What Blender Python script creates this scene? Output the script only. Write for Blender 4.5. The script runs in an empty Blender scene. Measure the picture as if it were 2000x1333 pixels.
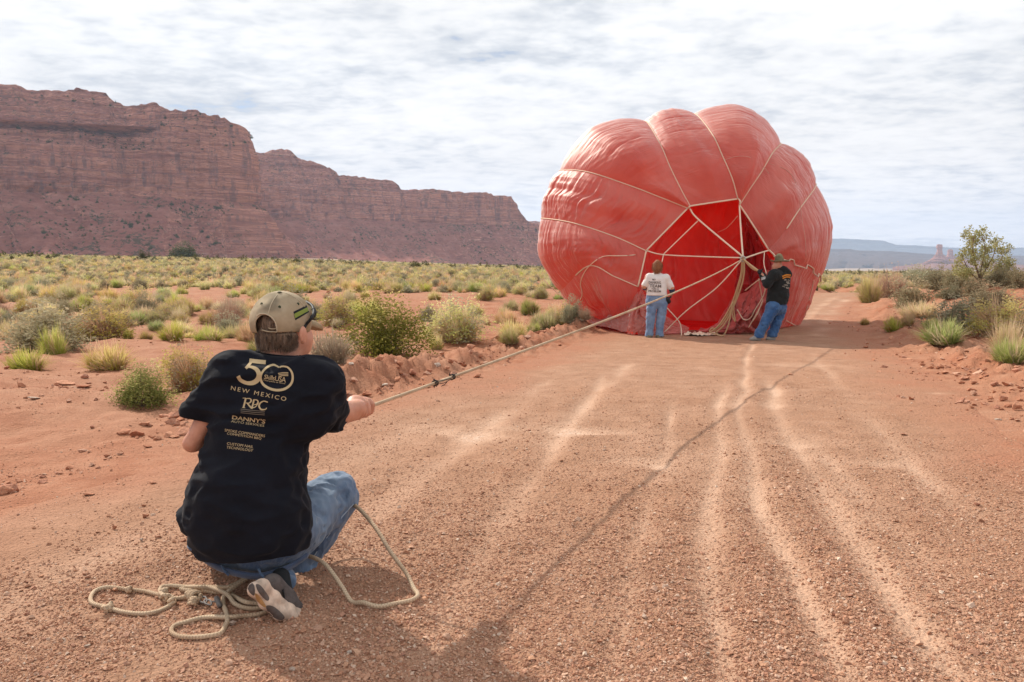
import bpy, bmesh, math, random
import numpy as np
from mathutils import Vector, Matrix
from mathutils.bvhtree import BVHTree

# ---------------------------------------------------------------- camera, sky, sun, exposure
scene = bpy.context.scene
COL = scene.collection
FPX, CXP, CYP, HOR, CAMZ = 1555.0, 1000.0, 666.5, 512.0, 1.2
PITCH = math.atan((CYP - HOR) / FPX)
cam_data = bpy.data.cameras.new('camera')
cam_data.lens = FPX / 2000 * 36
cam_data.sensor_width = 36
cam_data.clip_start = 0.05
cam_data.clip_end = 40000
cam = bpy.data.objects.new('camera', cam_data)
cam.location = (0, 0, CAMZ)
cam.rotation_euler = (math.pi / 2 - PITCH, 0, 0)
COL.objects.link(cam)
scene.camera = cam

SUN_DIR = Vector((-0.56, 0.60, 0.66)).normalized()          # towards the sun
sd = bpy.data.lights.new('sun', 'SUN')
sd.energy = 5.0
sd.angle = math.radians(1.15)
sd.color = (1.0, 0.93, 0.82)
sun = bpy.data.objects.new('sun', sd)
sun.rotation_euler = (-SUN_DIR).to_track_quat('-Z', 'Y').to_euler()
sun.location = (-20, 20, 30)
COL.objects.link(sun)

scene.view_settings.view_transform = 'Standard'
scene.view_settings.look = 'None'
scene.view_settings.exposure = 0.12
scene.view_settings.gamma = 1.0
scene.view_settings.use_curve_mapping = False
scene.render.engine = 'CYCLES'
cy = scene.cycles
cy.use_denoising = True
cy.max_bounces = 8
cy.diffuse_bounces = 4
cy.glossy_bounces = 3
cy.transmission_bounces = 6
cy.volume_bounces = 1
cy.transparent_max_bounces = 8
cy.sample_clamp_indirect = 8.0


class NT:
    """small helper to write node trees"""
    def __init__(self, tree):
        self.t = tree
        self.t.nodes.clear()

    def n(self, kind, **kw):
        nd = self.t.nodes.new(kind)
        ins = kw.pop('ins', None)
        for k, v in kw.items():
            setattr(nd, k, v)
        if ins:
            for k, v in ins.items():
                self.set(nd.inputs[k], v)
        return nd

    def set(self, sock, v):
        if isinstance(v, bpy.types.NodeSocket):
            self.t.links.new(v, sock)
        elif isinstance(v, bpy.types.Node):
            self.t.links.new(v.outputs[0], sock)
        else:
            if sock.type == 'RGBA' and hasattr(v, '__len__') and len(v) == 3:
                v = (*v, 1)
            sock.default_value = v

    def math(self, op, a, b=0.0, c=0.0, clamp=False):
        nd = self.t.nodes.new('ShaderNodeMath')
        nd.operation = op
        nd.use_clamp = clamp
        self.set(nd.inputs[0], a)
        self.set(nd.inputs[1], b)
        self.set(nd.inputs[2], c)
        return nd.outputs[0]

    def mix(self, f, a, b, blend='MIX'):
        nd = self.t.nodes.new('ShaderNodeMix')
        nd.data_type = 'RGBA'
        nd.blend_type = blend
        self.set(nd.inputs[0], f)
        self.set(nd.inputs[6], a)
        self.set(nd.inputs[7], b)
        return nd.outputs[2]

    def noise(self, vec, scale, detail=3.0, rough=0.55, dist=0.0):
        nd = self.t.nodes.new('ShaderNodeTexNoise')
        nd.inputs['Scale'].default_value = scale
        nd.inputs['Detail'].default_value = detail
        nd.inputs['Roughness'].default_value = rough
        nd.inputs['Distortion'].default_value = dist
        if vec is not None:
            self.set(nd.inputs['Vector'], vec)
        return nd.outputs[0]

    def ramp(self, f, stops, interp='LINEAR'):
        nd = self.t.nodes.new('ShaderNodeValToRGB')
        cr = nd.color_ramp
        cr.interpolation = interp
        while len(cr.elements) < len(stops):
            cr.elements.new(0.5)
        for e, (p, c) in zip(cr.elements, stops):
            e.position = p
            if not hasattr(c, '__len__'):
                c = (c, c, c)
            e.color = (*c, 1)
        self.set(nd.inputs[0], f)
        return nd.outputs[0]

    def mapr(self, v, a, b, c=0.0, d=1.0):
        nd = self.t.nodes.new('ShaderNodeMapRange')
        self.set(nd.inputs[0], v)
        for i, x in enumerate((a, b, c, d)):
            self.set(nd.inputs[i + 1], x)
        return nd.outputs[0]

    def vscale(self, vec, s, off=(0, 0, 0)):
        nd = self.t.nodes.new('ShaderNodeMapping')
        self.set(nd.inputs[0], vec)
        nd.inputs[3].default_value = s
        nd.inputs[1].default_value = off
        return nd.outputs[0]

    def bump(self, h, strength=0.5, dist=0.01, normal=None):
        nd = self.t.nodes.new('ShaderNodeBump')
        nd.inputs['Strength'].default_value = strength
        nd.inputs['Distance'].default_value = dist
        self.set(nd.inputs['Height'], h)
        if normal is not None:
            self.set(nd.inputs['Normal'], normal)
        return nd.outputs[0]

    def attr(self, name):
        nd = self.t.nodes.new('ShaderNodeAttribute')
        nd.attribute_name = name
        return nd.outputs['Fac']

    def out(self, shader):
        o = self.t.nodes.new('ShaderNodeOutputMaterial')
        self.set(o.inputs[0], shader)

    def principled(self, color, rough=0.8, normal=None, spec=0.3, **kw):
        p = self.t.nodes.new('ShaderNodeBsdfPrincipled')
        self.set(p.inputs['Base Color'], color)
        self.set(p.inputs['Roughness'], rough)
        p.inputs['Specular IOR Level'].default_value = spec
        if normal is not None:
            self.set(p.inputs['Normal'], normal)
        for k, v in kw.items():
            self.set(p.inputs[k.replace('_', ' ')], v)
        return p.outputs[0]


def new_mat(name):
    m = bpy.data.materials.new(name)
    m.use_nodes = True
    return m, NT(m.node_tree)


# sky: Nishita seen through broken streaky cloud
world = bpy.data.worlds.new('World')
scene.world = world
world.use_nodes = True
w = NT(world.node_tree)
sky = w.n('ShaderNodeTexSky', sky_type='NISHITA', sun_disc=False,
          sun_elevation=math.asin(SUN_DIR.z), sun_rotation=math.atan2(SUN_DIR.x, SUN_DIR.y),
          altitude=1500, air_density=1.0, dust_density=0.6, ozone_density=1.2)
tc = w.n('ShaderNodeTexCoord')
sep = w.n('ShaderNodeSeparateXYZ', ins={0: tc.outputs['Generated']})
zc = w.math('MAXIMUM', sep.outputs[2], 0.0)
zz = w.math('ADD', zc, 0.14)
comb = w.n('ShaderNodeCombineXYZ', ins={0: w.math('DIVIDE', sep.outputs[0], zz), 1: w.math('DIVIDE', sep.outputs[1], zz), 2: 0.3})
cv = comb.outputs[0]
cvs = w.vscale(cv, (1.0, 1.3, 1.0), (0.3, 0.1, 0))
n1 = w.noise(cvs, 1.15, 6.0, 0.55, 0.5)
n2 = w.noise(w.vscale(cv, (1.6, 1.9, 1.0)), 5.2, 9.0, 0.55, 0.1)
n3 = w.noise(cv, 0.55, 2.0, 0.5, 0.0)
tt = w.math('MULTIPLY', w.math('ADD', w.math('MULTIPLY', n1, 0.55), w.math('MULTIPLY', n2, 0.45)), 1.0)
cloud = w.ramp(tt, [(0.33, (6.0, 6.35, 6.9)), (0.41, (7.5, 7.7, 8.0)), (0.47, (9.2, 9.25, 9.3)), (0.52, (10.3, 10.2, 10.05)), (0.60, (11.2, 11.05, 10.8))])
# larger brighter and greyer regions of the cloud deck
reg = w.ramp(n3, [(0.35, 0.88), (0.5, 0.97), (0.65, 1.05)])
cloud = w.mix(1.0, cloud, reg, 'MULTIPLY')
cloud = w.mix(w.mapr(zc, 0.0, 0.22, 1.0, 0.0), cloud, w.mix(1.0, cloud, (1.14, 1.07, 1.0), 'MULTIPLY'))
gap = w.ramp(tt, [(0.30, 0.75), (0.34, 0.35), (0.38, 0.0)])
mixc = w.mix(gap, cloud, sky.outputs[0])
bg = w.n('ShaderNodeBackground', ins={0: mixc, 1: 0.09})
wo = w.n('ShaderNodeOutputWorld', ins={0: bg.outputs[0]})

# ---------------------------------------------------------------- geometry helpers
CP, SP = math.cos(PITCH), math.sin(PITCH)


def P(px, py, d):
    """the place seen at (px, py) of the photograph, at distance d (along world Y)"""
    a, b = (px - CXP) / FPX, -(py - CYP) / FPX
    dy, dz = CP + b * SP, -SP + b * CP
    return Vector((a / dy * d, d, CAMZ + dz / dy * d))


def to_px(x, y, z):
    dz = z - CAMZ
    f = y * CP - dz * SP
    u = y * SP + dz * CP
    return CXP + FPX * x / f, CYP - FPX * u / f


def sm(a, b, t):
    t = np.clip((np.asarray(t, float) - a) / (b - a), 0, 1)
    return t * t * (3 - 2 * t)


def _h(ix, iy, iz, s):
    n = (ix.astype(np.int64) * 374761393 + iy.astype(np.int64) * 668265263 + iz.astype(np.int64) * 2147483647 + s * 1274126177) & 0xffffffff
    n = ((n ^ (n >> 13)) * 1274126177) & 0xffffffff
    return ((n ^ (n >> 16)) & 0xffff) / 32767.5 - 1.0


def vn(x, y, z=0.0, s=0):
    x, y, z = np.broadcast_arrays(np.asarray(x, float), np.asarray(y, float), np.asarray(z, float))
    xi, yi, zi = np.floor(x), np.floor(y), np.floor(z)
    fx, fy, fz = x - xi, y - yi, z - zi
    fx, fy, fz = fx * fx * (3 - 2 * fx), fy * fy * (3 - 2 * fy), fz * fz * (3 - 2 * fz)
    r = 0
    for a in (0, 1):
        wx = fx if a else 1 - fx
        for b in (0, 1):
            wy = fy if b else 1 - fy
            for c in (0, 1):
                wz = fz if c else 1 - fz
                r = r + wx * wy * wz * _h(xi + a, yi + b, zi + c, s)
    return r


def vn2(x, y, s=0):
    x, y = np.broadcast_arrays(np.asarray(x, float), np.asarray(y, float))
    xi, yi = np.floor(x), np.floor(y)
    fx, fy = x - xi, y - yi
    fx, fy = fx * fx * (3 - 2 * fx), fy * fy * (3 - 2 * fy)
    z = np.zeros_like(xi)
    return ((1 - fx) * (1 - fy) * _h(xi, yi, z, s) + fx * (1 - fy) * _h(xi + 1, yi, z, s)
            + (1 - fx) * fy * _h(xi, yi + 1, z, s) + fx * fy * _h(xi + 1, yi + 1, z, s))


def fbm(x, y, o=4, s=0, z=None, g=0.5):
    r, a, f = 0, 1.0, 1.0
    for i in range(o):
        r = r + a * (vn2(x * f, y * f, s + i) if z is None else vn(x * f, y * f, z * f, s + i))
        a *= g
        f *= 2.03
    return r


def mesh_np(name, V, Q, mat=None, parent=None, smooth=True, attrs=None, uv=None, mesh_only=False):
    """V (n,3), Q (m,k) faces all with k corners, or a list of such arrays"""
    me = bpy.data.meshes.new(name)
    Qs = Q if isinstance(Q, list) else [Q]
    Qs = [np.asarray(q, np.int32) for q in Qs if len(q)]
    nl = sum(q.size for q in Qs)
    nf = sum(len(q) for q in Qs)
    V = np.asarray(V, np.float32)
    me.vertices.add(len(V))
    me.vertices.foreach_set('co', V.ravel())
    me.loops.add(nl)
    me.polygons.add(nf)
    lv = np.concatenate([q.ravel() for q in Qs])
    ls, o = [], 0
    for q in Qs:
        k = q.shape[1]
        ls.append(o + np.arange(len(q)) * k)
        o += q.size
    me.loops.foreach_set('vertex_index', lv)
    me.polygons.foreach_set('loop_start', np.concatenate(ls).astype(np.int32))
    if smooth:
        me.polygons.foreach_set('use_smooth', np.ones(nf, bool))
    me.update(calc_edges=True)
    if attrs:
        for k, a in attrs.items():
            at = me.attributes.new(k, 'FLOAT', 'POINT')
            at.data.foreach_set('value', np.asarray(a, np.float32))
    if uv is not None:
        ul = me.uv_layers.new(name='UVMap')
        ul.data.foreach_set('uv', np.asarray(uv, np.float32)[lv].ravel())
    if mat:
        me.materials.append(mat)
    if mesh_only:
        return me
    return link(name, me, parent)


def link(name, me, parent=None):
    o = bpy.data.objects.new(name, me)
    COL.objects.link(o)
    if parent is not None:
        o.parent = parent
        o.matrix_parent_inverse = parent.matrix_basis.inverted()
    return o


def tag(o, label=None, cat=None, group=None, kind=None):
    if label:
        o['label'] = label
    if cat:
        o['category'] = cat
    if group:
        o['group'] = group
    if kind:
        o['kind'] = kind
    return o


def empty(name, loc, label=None, cat=None, group=None):
    o = bpy.data.objects.new(name, None)
    o.empty_display_size = 0.2
    o.location = loc
    COL.objects.link(o)
    return tag(o, label, cat, group)


def grid_q(nr, nc, wrap=False):
    i = np.arange(nr - 1)[:, None]
    j = np.arange(nc if wrap else nc - 1)[None, :]
    j2 = (j + 1) % nc
    a = i * nc + j
    b = i * nc + j2
    return np.stack([a, b, b + nc, a + nc], -1).reshape(-1, 4)


def spline(pts, n, closed=False):
    """Catmull-Rom through pts, n samples per span"""
    p = np.array([list(q) for q in pts], float)
    if closed:
        ext = np.vstack([p[-1:], p, p[:2]])
    else:
        ext = np.vstack([2 * p[0] - p[1], p, 2 * p[-1] - p[-2]])
    out = []
    for i in range(len(ext) - 3):
        a, b, c, d = ext[i:i + 4]
        t = np.linspace(0, 1, n, endpoint=False)[:, None]
        out.append(0.5 * (2 * b + (c - a) * t + (2 * a - 5 * b + 4 * c - d) * t * t + (3 * b - a - 3 * c + d) * t ** 3))
    r = np.vstack(out)
    if not closed:
        r = np.vstack([r, p[-1:]])
    return r


def tube(name, pts, r, mat, parent=None, sides=8, n=8, closed=False, rfun=None, flat=1.0, straight=False, ret=False):
    c = np.array([list(q) for q in pts], float) if straight else spline(pts, n, closed)
    m = len(c)
    tn = np.roll(c, -1, 0) - np.roll(c, 1, 0) if closed else np.gradient(c, axis=0)
    tn /= np.linalg.norm(tn, axis=1)[:, None] + 1e-9
    up = np.array([0, 0, 1.0]) if abs(tn[0][2]) < 0.9 else np.array([1.0, 0, 0])
    N = np.zeros((m, 3))
    v = np.cross(tn[0], up)
    for i in range(m):
        v = v - tn[i] * np.dot(v, tn[i])
        v /= np.linalg.norm(v) + 1e-9
        N[i] = v
    B = np.cross(tn, N)
    a = np.linspace(0, 2 * np.pi, sides, endpoint=False)
    rr = np.full(m, r) if rfun is None else r * np.array([rfun(t) for t in np.linspace(0, 1, m)])
    V = c[:, None, :] + rr[:, None, None] * (np.cos(a)[None, :, None] * N[:, None, :] + flat * np.sin(a)[None, :, None] * B[:, None, :])
    V = V.reshape(-1, 3)
    Q = grid_q(m, sides, True)
    if closed:
        j = np.arange(sides)
        Q = np.vstack([Q, np.stack([(m - 1) * sides + j, (m - 1) * sides + (j + 1) % sides, (j + 1) % sides, j], -1)])
    ln = np.concatenate([[0], np.cumsum(np.linalg.norm(np.diff(c, axis=0), axis=1))])
    uv = np.stack([np.repeat(ln, sides), np.tile(a / 6.2832, m)], -1)
    Qs = [Q]
    if not closed:
        Qs.append(np.arange(sides)[None, ::-1])
        Qs.append(((m - 1) * sides + np.arange(sides))[None, :])
    if ret:
        return V, Q
    return mesh_np(name, V, Qs, mat, parent, uv=uv)


def join(parts):
    V, Q, o = [], [], 0
    for v, q in parts:
        V.append(v)
        Q.append(np.asarray(q) + o)
        o += len(v)
    return np.vstack(V), np.vstack(Q)

# ---------------------------------------------------------------- terrain
LE = np.array([(-6, -6.5), (-3, -4.9), (0, -3.8), (3.9, -2.5), (5.2, -2.17), (6.9, -1.6), (8.4, -1.08), (12, 0.0), (16.8, 1.4), (22, 3.8), (28, 7.3), (41, 15.4), (50, 21)])
RE = np.array([(-6, -0.6), (-3, 0.5), (0, 1.9), (3, 2.9), (5.7, 3.75), (7.7, 4.6), (12.7, 6.4), (17, 7.7), (22, 9.5), (30, 13.0), (40, 18.2), (50, 24)])
SIDE_END = 45.0


def xl(y):
    return np.interp(y, LE[:, 0], LE[:, 1])


def xr(y):
    return np.interp(y, RE[:, 0], RE[:, 1])


def far_line(az):      # picture height of the ground just in front of the mesas
    return np.interp(az, (-0.9, -0.64, -0.39, -0.25, 0, 0.07), (497, 499, 503, 505, 517, 520))


def crest_line(az):    # picture height of the crest of the scrub plain
    return np.interp(az, (-0.9, -0.64, -0.39, -0.25, 0, 0.1, 0.39, 0.8), (500, 502, 509, 513, 525, 530, 537, 540))


def terrain(x, y, detail=True):
    x, y = np.broadcast_arrays(np.asarray(x, float), np.asarray(y, float))
    d = np.maximum(y, 0.5)
    az = x / np.maximum(np.hypot(x, y) * 0.3 + y * 0.7, 1.0)
    az = np.clip(az, -0.9, 0.9)
    near = -0.4 * sm(3, 16, y)
    dd = np.hypot(x * 0.5, np.maximum(y, 0))
    zc = CAMZ - (crest_line(az) - HOR) / FPX * 175
    z = near + (zc + 0.4) * sm(42, 172, dd)
    # beyond the crest
    zf = CAMZ - (far_line(az) - HOR) / FPX * np.clip(dd, 175, 1400)
    left = z * (1 - sm(175, 330, dd)) + (zf - 1.5) * sm(175, 330, dd)
    right = z - (40 + z) * sm(190, 1300, dd)
    k = sm(0.02, 0.14, az)
    z = left * (1 - k) + right * k
    z = np.where(y < -3, near, z)
    # road bend dips away behind its own crest
    rd = sm(1.5, -1.0, np.maximum(xl(y) - x, x - xr(y)))
    z = z - 0.9 * rd * sm(41, 50, y) * sm(64, 52, y)
    # berms graded to both sides
    el = xl(y) - x
    er = x - xr(y)
    wl = sm(6.2, 8.0, y) * sm(30, 20, y)
    nb = 0.65 + 0.5 * fbm(x * 1.3, y * 1.3, 3, 5)
    z = z + 0.26 * wl * nb * np.exp(-((el - 0.55) / 0.36) ** 2)
    wr = sm(5.5, 8.5, y) * sm(34, 26, y)
    z = z + 0.22 * wr * nb * np.exp(-((er - 0.9) / 0.5) ** 2)
    # mound with shrubs on the right
    z = z + 0.62 * np.exp(-((x - 13.6) / 3.4) ** 2 - ((y - 23.5) / 5.0) ** 2) * sm(0.6, 2.6, er)
    z = z + 0.38 * sm(1.6, 4.2, er) * sm(15, 20, y) * sm(48, 34, y)
    z = z + 0.12 * sm(0.5, 3, er) * sm(9, 14, y) * sm(40, 30, y)
    z = z + 0.10 * sm(0.8, 4, el) * sm(6, 14, y) * sm(60, 40, y)
    if detail:
        off = sm(-0.1, 0.9, np.maximum(el, er)) * sm(120, 40, dd)
        z = z + off * (0.06 * fbm(x * 0.7, y * 0.7, 3, 11) + 0.026 * fbm(x * 4, y * 4, 3, 17))
        berm = np.exp(-((el - 0.6) / 0.6) ** 2) * wl + np.exp(-((er - 1.1) / 0.8) ** 2) * wr
        z = z + berm * (0.06 * fbm(x * 7, y * 7, 3, 23, g=0.65) + 0.03 * fbm(x * 19, y * 19, 2, 27))
        z = z + 2.5 * sm(200, 900, dd) * (1 - k) * fbm(x / 140, y / 140, 3, 31) * 0.6
    return z


def ground_at(px, py):
    """where the photograph's ray through (px, py) meets the ground"""
    lo = 0.6
    p0 = P(px, py, 1.0) - Vector((0, 0, CAMZ))
    d = np.geomspace(1.2, 400, 1500)
    zz_ = CAMZ + p0.z * d
    g = terrain(p0.x * d, d, False)
    k = np.argmax(zz_ <= g)
    if zz_[k] > g[k]:
        k = len(d) - 1
    dd = d[k]
    return Vector((p0.x * dd, dd, float(terrain(p0.x * dd, dd))))


# wheel tracks: picture polylines -> ground curves x(y)
TRACKS_PX = [
    ([(1466, 670), (1452, 740), (1446, 800), (1466, 900), (1490, 1000), (1560, 1120), (1640, 1320)], 0.085, 0.9),
    ([(1498, 740), (1540, 850), (1592, 935), (1652, 1040), (1780, 1200), (1870, 1333)], 0.11, 1.0),
    ([(1412, 760), (1408, 880), (1392, 1000), (1393, 1130), (1412, 1250), (1425, 1333)], 0.085, 1.0),
    ([(1320, 780), (1308, 860), (1290, 930), (1265, 1050), (1235, 1200), (1200, 1333)], 0.07, 0.55),
    ([(1180, 735), (1040, 960), (965, 1090), (880, 1240), (830, 1333)], 0.10, 0.85),
    ([(1080, 740), (960, 830), (880, 900), (760, 1000), (640, 1140)], 0.14, 0.6),
    ([(1580, 690), (1640, 760), (1700, 830), (1800, 930), (1960, 1080)], 0.13, 0.6),
    ([(1440, 900), (1500, 1040), (1600, 1200), (1690, 1333)], 0.08, 0.6),
    ([(1560, 840), (1700, 1000), (1900, 1200)], 0.12, 0.45),
    ([(1250, 700), (1140, 800), (1050, 900)], 0.16, 0.45),
    ([(900, 800), (700, 900), (420, 1010), (120, 1130)], 0.22, 0.5),
    ([(1600, 660), (1625, 610), (1655, 585)], 0.35, 0.8),
    ([(1560, 640), (1600, 600), (1630, 580)], 0.3, 0.6),
]
TRACKS = []
for pl, wd, st in TRACKS_PX:
    g = [ground_at(*q) for q in pl]
    g = sorted([(v.y, v.x) for v in g])
    if g[0][0] < 3.0:
        (y0, x0), (y1, x1) = g[0], g[1]
        s_ = (x1 - x0) / (y1 - y0)
        g.insert(0, (y0 - 4, x0 - 4 * s_))
    TRACKS.append((np.array(g), wd, st))
PATCHES = [(ground_at(*q), rx, ry, st) for q, rx, ry, st in [((1135, 848), 0.26, 0.12, 1.5), ((1085, 842), 0.32, 0.10, .6), ((925, 852), 0.28, 0.3, 1.2), ((1290, 914), 0.12, 0.1, .7),
           ((1210, 905), 0.2, 0.1, .7), ((1590, 716), 0.5, 0.35, .8), ((1730, 910), .14, .12, .5), ((1830, 770), .15, .1, .8), ((1540, 870), .2, .1, .7), ((1300, 900), .3, .5, .4)]]


def track_amt(x, y):
    t = np.zeros(np.broadcast(x, y).shape)
    wob = 0.05 * fbm(x * 0.6, y * 0.6, 2, 41)
    for g, wd, st in TRACKS:
        xc = np.interp(y, g[:, 0], g[:, 1])
        fade = sm(g[0, 0], g[0, 0] + 0.6, y) * (1 - sm(g[-1, 0] - 1.0, g[-1, 0] + 0.5, y))
        brk = np.clip(0.75 + 0.6 * fbm(y * 1.1, np.full_like(y, wd * 77), 2, 47), 0.15, 1.2)
        wv = 0.66 * wd * (1 + 0.35 * vn2(y * 1.7, y * 0 + wd * 31, 3))
        t = t + st * fade * brk * np.exp(-((x - xc + wob) / wv) ** 2)
    for c, rx, ry, st in PATCHES:
        t = t + st * np.exp(-((x - c.x) / rx) ** 2 - ((y - c.y) / ry) ** 2) * (0.8 + 0.5 * fbm(x * 6, y * 6, 3, 9))
    return np.clip(t * (0.62 + 0.5 * np.clip(fbm(x * 2.2, y * 1.1, 3, 61) + 0.3, 0, 1)), 0, 1.6)


def windrow_amt(x, y):
    t = np.zeros(np.broadcast(x, y).shape)
    wob = 0.05 * fbm(x * 0.6, y * 0.6, 2, 41)
    for g, wd, st in TRACKS:
        xc = np.interp(y, g[:, 0], g[:, 1])
        fade = sm(g[0, 0], g[0, 0] + 0.6, y) * (1 - sm(g[-1, 0] - 1.0, g[-1, 0] + 0.5, y))
        for s_ in (-1, 1):
            brk = np.clip(0.4 + 0.9 * fbm(y * 0.8 + 5 * s_, np.full_like(y, wd * 57), 2, 49), 0, 1)
            t = t + st * fade * brk * np.exp(-((x - xc + wob - s_ * (wd * 1.15 + 0.05)) / 0.07) ** 2)
    return np.clip(t, 0, 1)


def road_z(x, y):
    t = track_amt(x, y)
    dm_ = np.minimum(x - xl(y), xr(y) - x)
    e = sm(0.0, 1.6, dm_)
    e2 = sm(-0.05, 0.22, dm_ + 0.12 * vn2(x * 2.1, y * 2.1, 8))
    grav = np.clip(1 - t, 0, 1)
    z = terrain(x, y, False) + 0.004 + 0.009 * windrow_amt(x, y) * sm(0.1, 0.6, dm_) - 0.010 * np.clip(t, 0, 1) * sm(0.1, 0.6, dm_) + e * (0.012 * grav + grav * 0.005 * fbm(x * 9, y * 9, 3, 51, g=0.6) + 0.010 * fbm(x * 1.2, y * 0.5, 2, 53))
    z = z - (1 - e2) * 0.03
    return z


def surf_z(x, y):
    x, y = np.asarray(x, float), np.asarray(y, float)
    inr = (x > xl(y) + 0.05) & (x < xr(y) - 0.05) & (y > -5.9) & (y < 50)
    return np.where(inr, np.maximum(road_z(x, y), terrain(x, y, True) - 1), terrain(x, y, True))


# ---- materials of the ground
def dirt_mat(name, road):
    m, t = new_mat(name)
    geo = t.n('ShaderNodeNewGeometry')
    p = geo.outputs['Position']
    n1 = t.noise(p, 0.35, 4, 0.6)
    n2 = t.noise(p, 2.6, 5, 0.65)
    n3 = t.noise(p, 22.0, 5, 0.7)
    n4 = t.noise(p, 95.0, 3, 0.7)
    if road:
        c = t.ramp(n2, [(0.30, (0.335, 0.18, 0.112)), (0.5, (0.40, 0.227, 0.147)), (0.72, (0.47, 0.277, 0.187))])
        tr = t.attr('track')
        tr = t.math('MULTIPLY', tr, t.mapr(n3, 0.3, 0.6, 0.65, 1.15), clamp=True)
        c = t.mix(tr, c, (0.61, 0.40, 0.285))
        wh = t.math('MULTIPLY', t.math('SUBTRACT', t.attr('track'), 1.0, clamp=True), t.mapr(n3, 0.45, 0.6), clamp=True)
        c = t.mix(wh, c, (0.74, 0.60, 0.50))
        c = t.mix(t.mapr(n1, 0.45, 0.7, 0, 0.45), c, (0.40, 0.205, 0.12))
        c = t.mix(t.math('MULTIPLY', t.attr('edge'), t.mapr(n2, 0.3, 0.6, 0.5, 1.0), clamp=True), c, (0.40, 0.180, 0.108))
    else:
        c = t.ramp(n2, [(0.28, (0.30, 0.115, 0.062)), (0.48, (0.38, 0.165, 0.095)), (0.70, (0.45, 0.225, 0.14))])
        c = t.mix(t.mapr(n1, 0.42, 0.66, 0, 0.6), c, (0.43, 0.235, 0.15))
        flat_ = t.noise(t.vscale(p, (0.6, 2.2, 1)), 1.1, 5, 0.6)
        c = t.mix(t.mapr(flat_, 0.66, 0.72, 0, 0.55), c, (0.55, 0.40, 0.31))
        ln = t.n('ShaderNodeVectorMath', operation='LENGTH', ins={0: p})
        dist = ln.outputs['Value']
        # past the crest the scrub becomes a mottled cover, then pale valley floor
        f1 = t.noise(t.vscale(p, (1, 1, 0.2)), 0.045, 6, 0.72)
        scrub = t.ramp(f1, [(0.35, (0.20, 0.165, 0.085)), (0.5, (0.30, 0.22, 0.13)), (0.6, (0.36, 0.25, 0.16)), (0.7, (0.23, 0.20, 0.11))])
        c = t.mix(t.mapr(dist, 60, 230), c, scrub)
        f2 = t.noise(t.vscale(p, (0.25, 1.2, 1)), 0.0022, 5, 0.6)
        val = t.ramp(f2, [(0.35, (0.33, 0.235, 0.17)), (0.5, (0.42, 0.31, 0.23)), (0.6, (0.30, 0.24, 0.17)), (0.7, (0.46, 0.36, 0.27))])
        c = t.mix(t.mapr(dist, 500, 1400), c, val)
    c = t.mix(t.mapr(n4, 0.25, 0.75, 0.0, 1.0), t.mix(1.0, c, (0.78, 0.76, 0.74), 'MULTIPLY'), t.mix(1.0, c, (1.16, 1.15, 1.14), 'MULTIPLY'))
    speck = t.mapr(t.noise(p, 60.0, 2, 0.5), 0.64, 0.70, 0, 0.4)
    c = t.mix(speck, c, (0.26, 0.12, 0.075))
    # cracked crust and grit
    vor = t.n('ShaderNodeTexVoronoi', ins={'Vector': p, 'Scale': 55.0})
    h = t.math('ADD', t.math('MULTIPLY', n3, 1.0), t.math('MULTIPLY', n4, 0.5))
    h = t.math('ADD', h, t.math('MULTIPLY', vor.outputs['Distance'], -0.45))
    b = t.bump(h, 0.85, 0.018)
    b2 = t.bump(t.noise(p, 4.5, 4, 0.6), 0.5, 0.05, b)
    t.out(t.principled(c, 0.92, b2, 0.12))
    return m


M_GROUND = dirt_mat('red_dirt', False)
M_ROAD = dirt_mat('road_dirt', True)

# ---- ground sheet, polar round the viewer, fine near and coarse at the horizon
rads = [0.6]
while rads[-1] < 13500:
    r_ = rads[-1]
    rads.append(r_ * (1.0115 if r_ < 45 else 1.02 if r_ < 400 else 1.05) + 0.004)
rads = np.array([0.05, 0.3] + rads)
angs = np.concatenate([np.radians(np.linspace(-42, 42, 520)), np.radians(np.linspace(42, 318, 60))[1:-1]])
Rg, Ag = np.meshgrid(rads, angs, indexing='ij')
Xg, Yg = Rg * np.sin(Ag), Rg * np.cos(Ag)
Zg = terrain(Xg, Yg)
ins_ = np.minimum(np.minimum(Xg - xl(Yg), xr(Yg) - Xg), np.minimum(Yg + 5.9, 49.5 - Yg))
Zg = Zg - 0.10 * sm(0.15, 0.7, ins_)
Vg = np.stack([Xg, Yg, Zg], -1).reshape(-1, 3)
nA = len(angs)
Qg = grid_q(len(rads), nA, True)[:, ::-1]
Vg = np.vstack([Vg, [[0, 0, float(Zg[0].mean())]]])
fan = np.stack([np.full(nA, len(Vg) - 1), (np.arange(nA) + 1) % nA, np.arange(nA)], -1)
ground = tag(mesh_np('ground', Vg, [Qg, fan], M_GROUND), kind='structure')

# ---- the dirt road sheet
ys = [-5.8]
while ys[-1] < 49.5:
    y_ = ys[-1]
    ys.append(y_ + (0.25 if y_ < 1.2 else 0.016 + 0.0055 * max(y_ - 1.5, 0)))
ys = np.array(ys)
us = np.linspace(0, 1, 300)
Yr, Ur = np.meshgrid(ys, us, indexing='ij')
Xr = xl(Yr) + (xr(Yr) - xl(Yr)) * Ur
edge_w = 0.22 * fbm(Yr * 0.9, Yr * 0 + 5, 4, 71) * (np.exp(-Ur * 8) + np.exp(-(1 - Ur) * 8))
Xr = Xr + edge_w
Zr = road_z(Xr, Yr)
road = tag(mesh_np('dirt_road', np.stack([Xr, Yr, Zr], -1).reshape(-1, 3), grid_q(len(ys), 300), M_ROAD,
                   attrs={'track': track_amt(Xr, Yr).ravel(), 'edge': sm(1.3, 0.05, np.minimum(Xr - xl(Yr), xr(Yr) - Xr) + 0.35 * fbm(Xr * 1.1, Yr * 1.1, 3, 66)).ravel()}), kind='structure')

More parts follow.
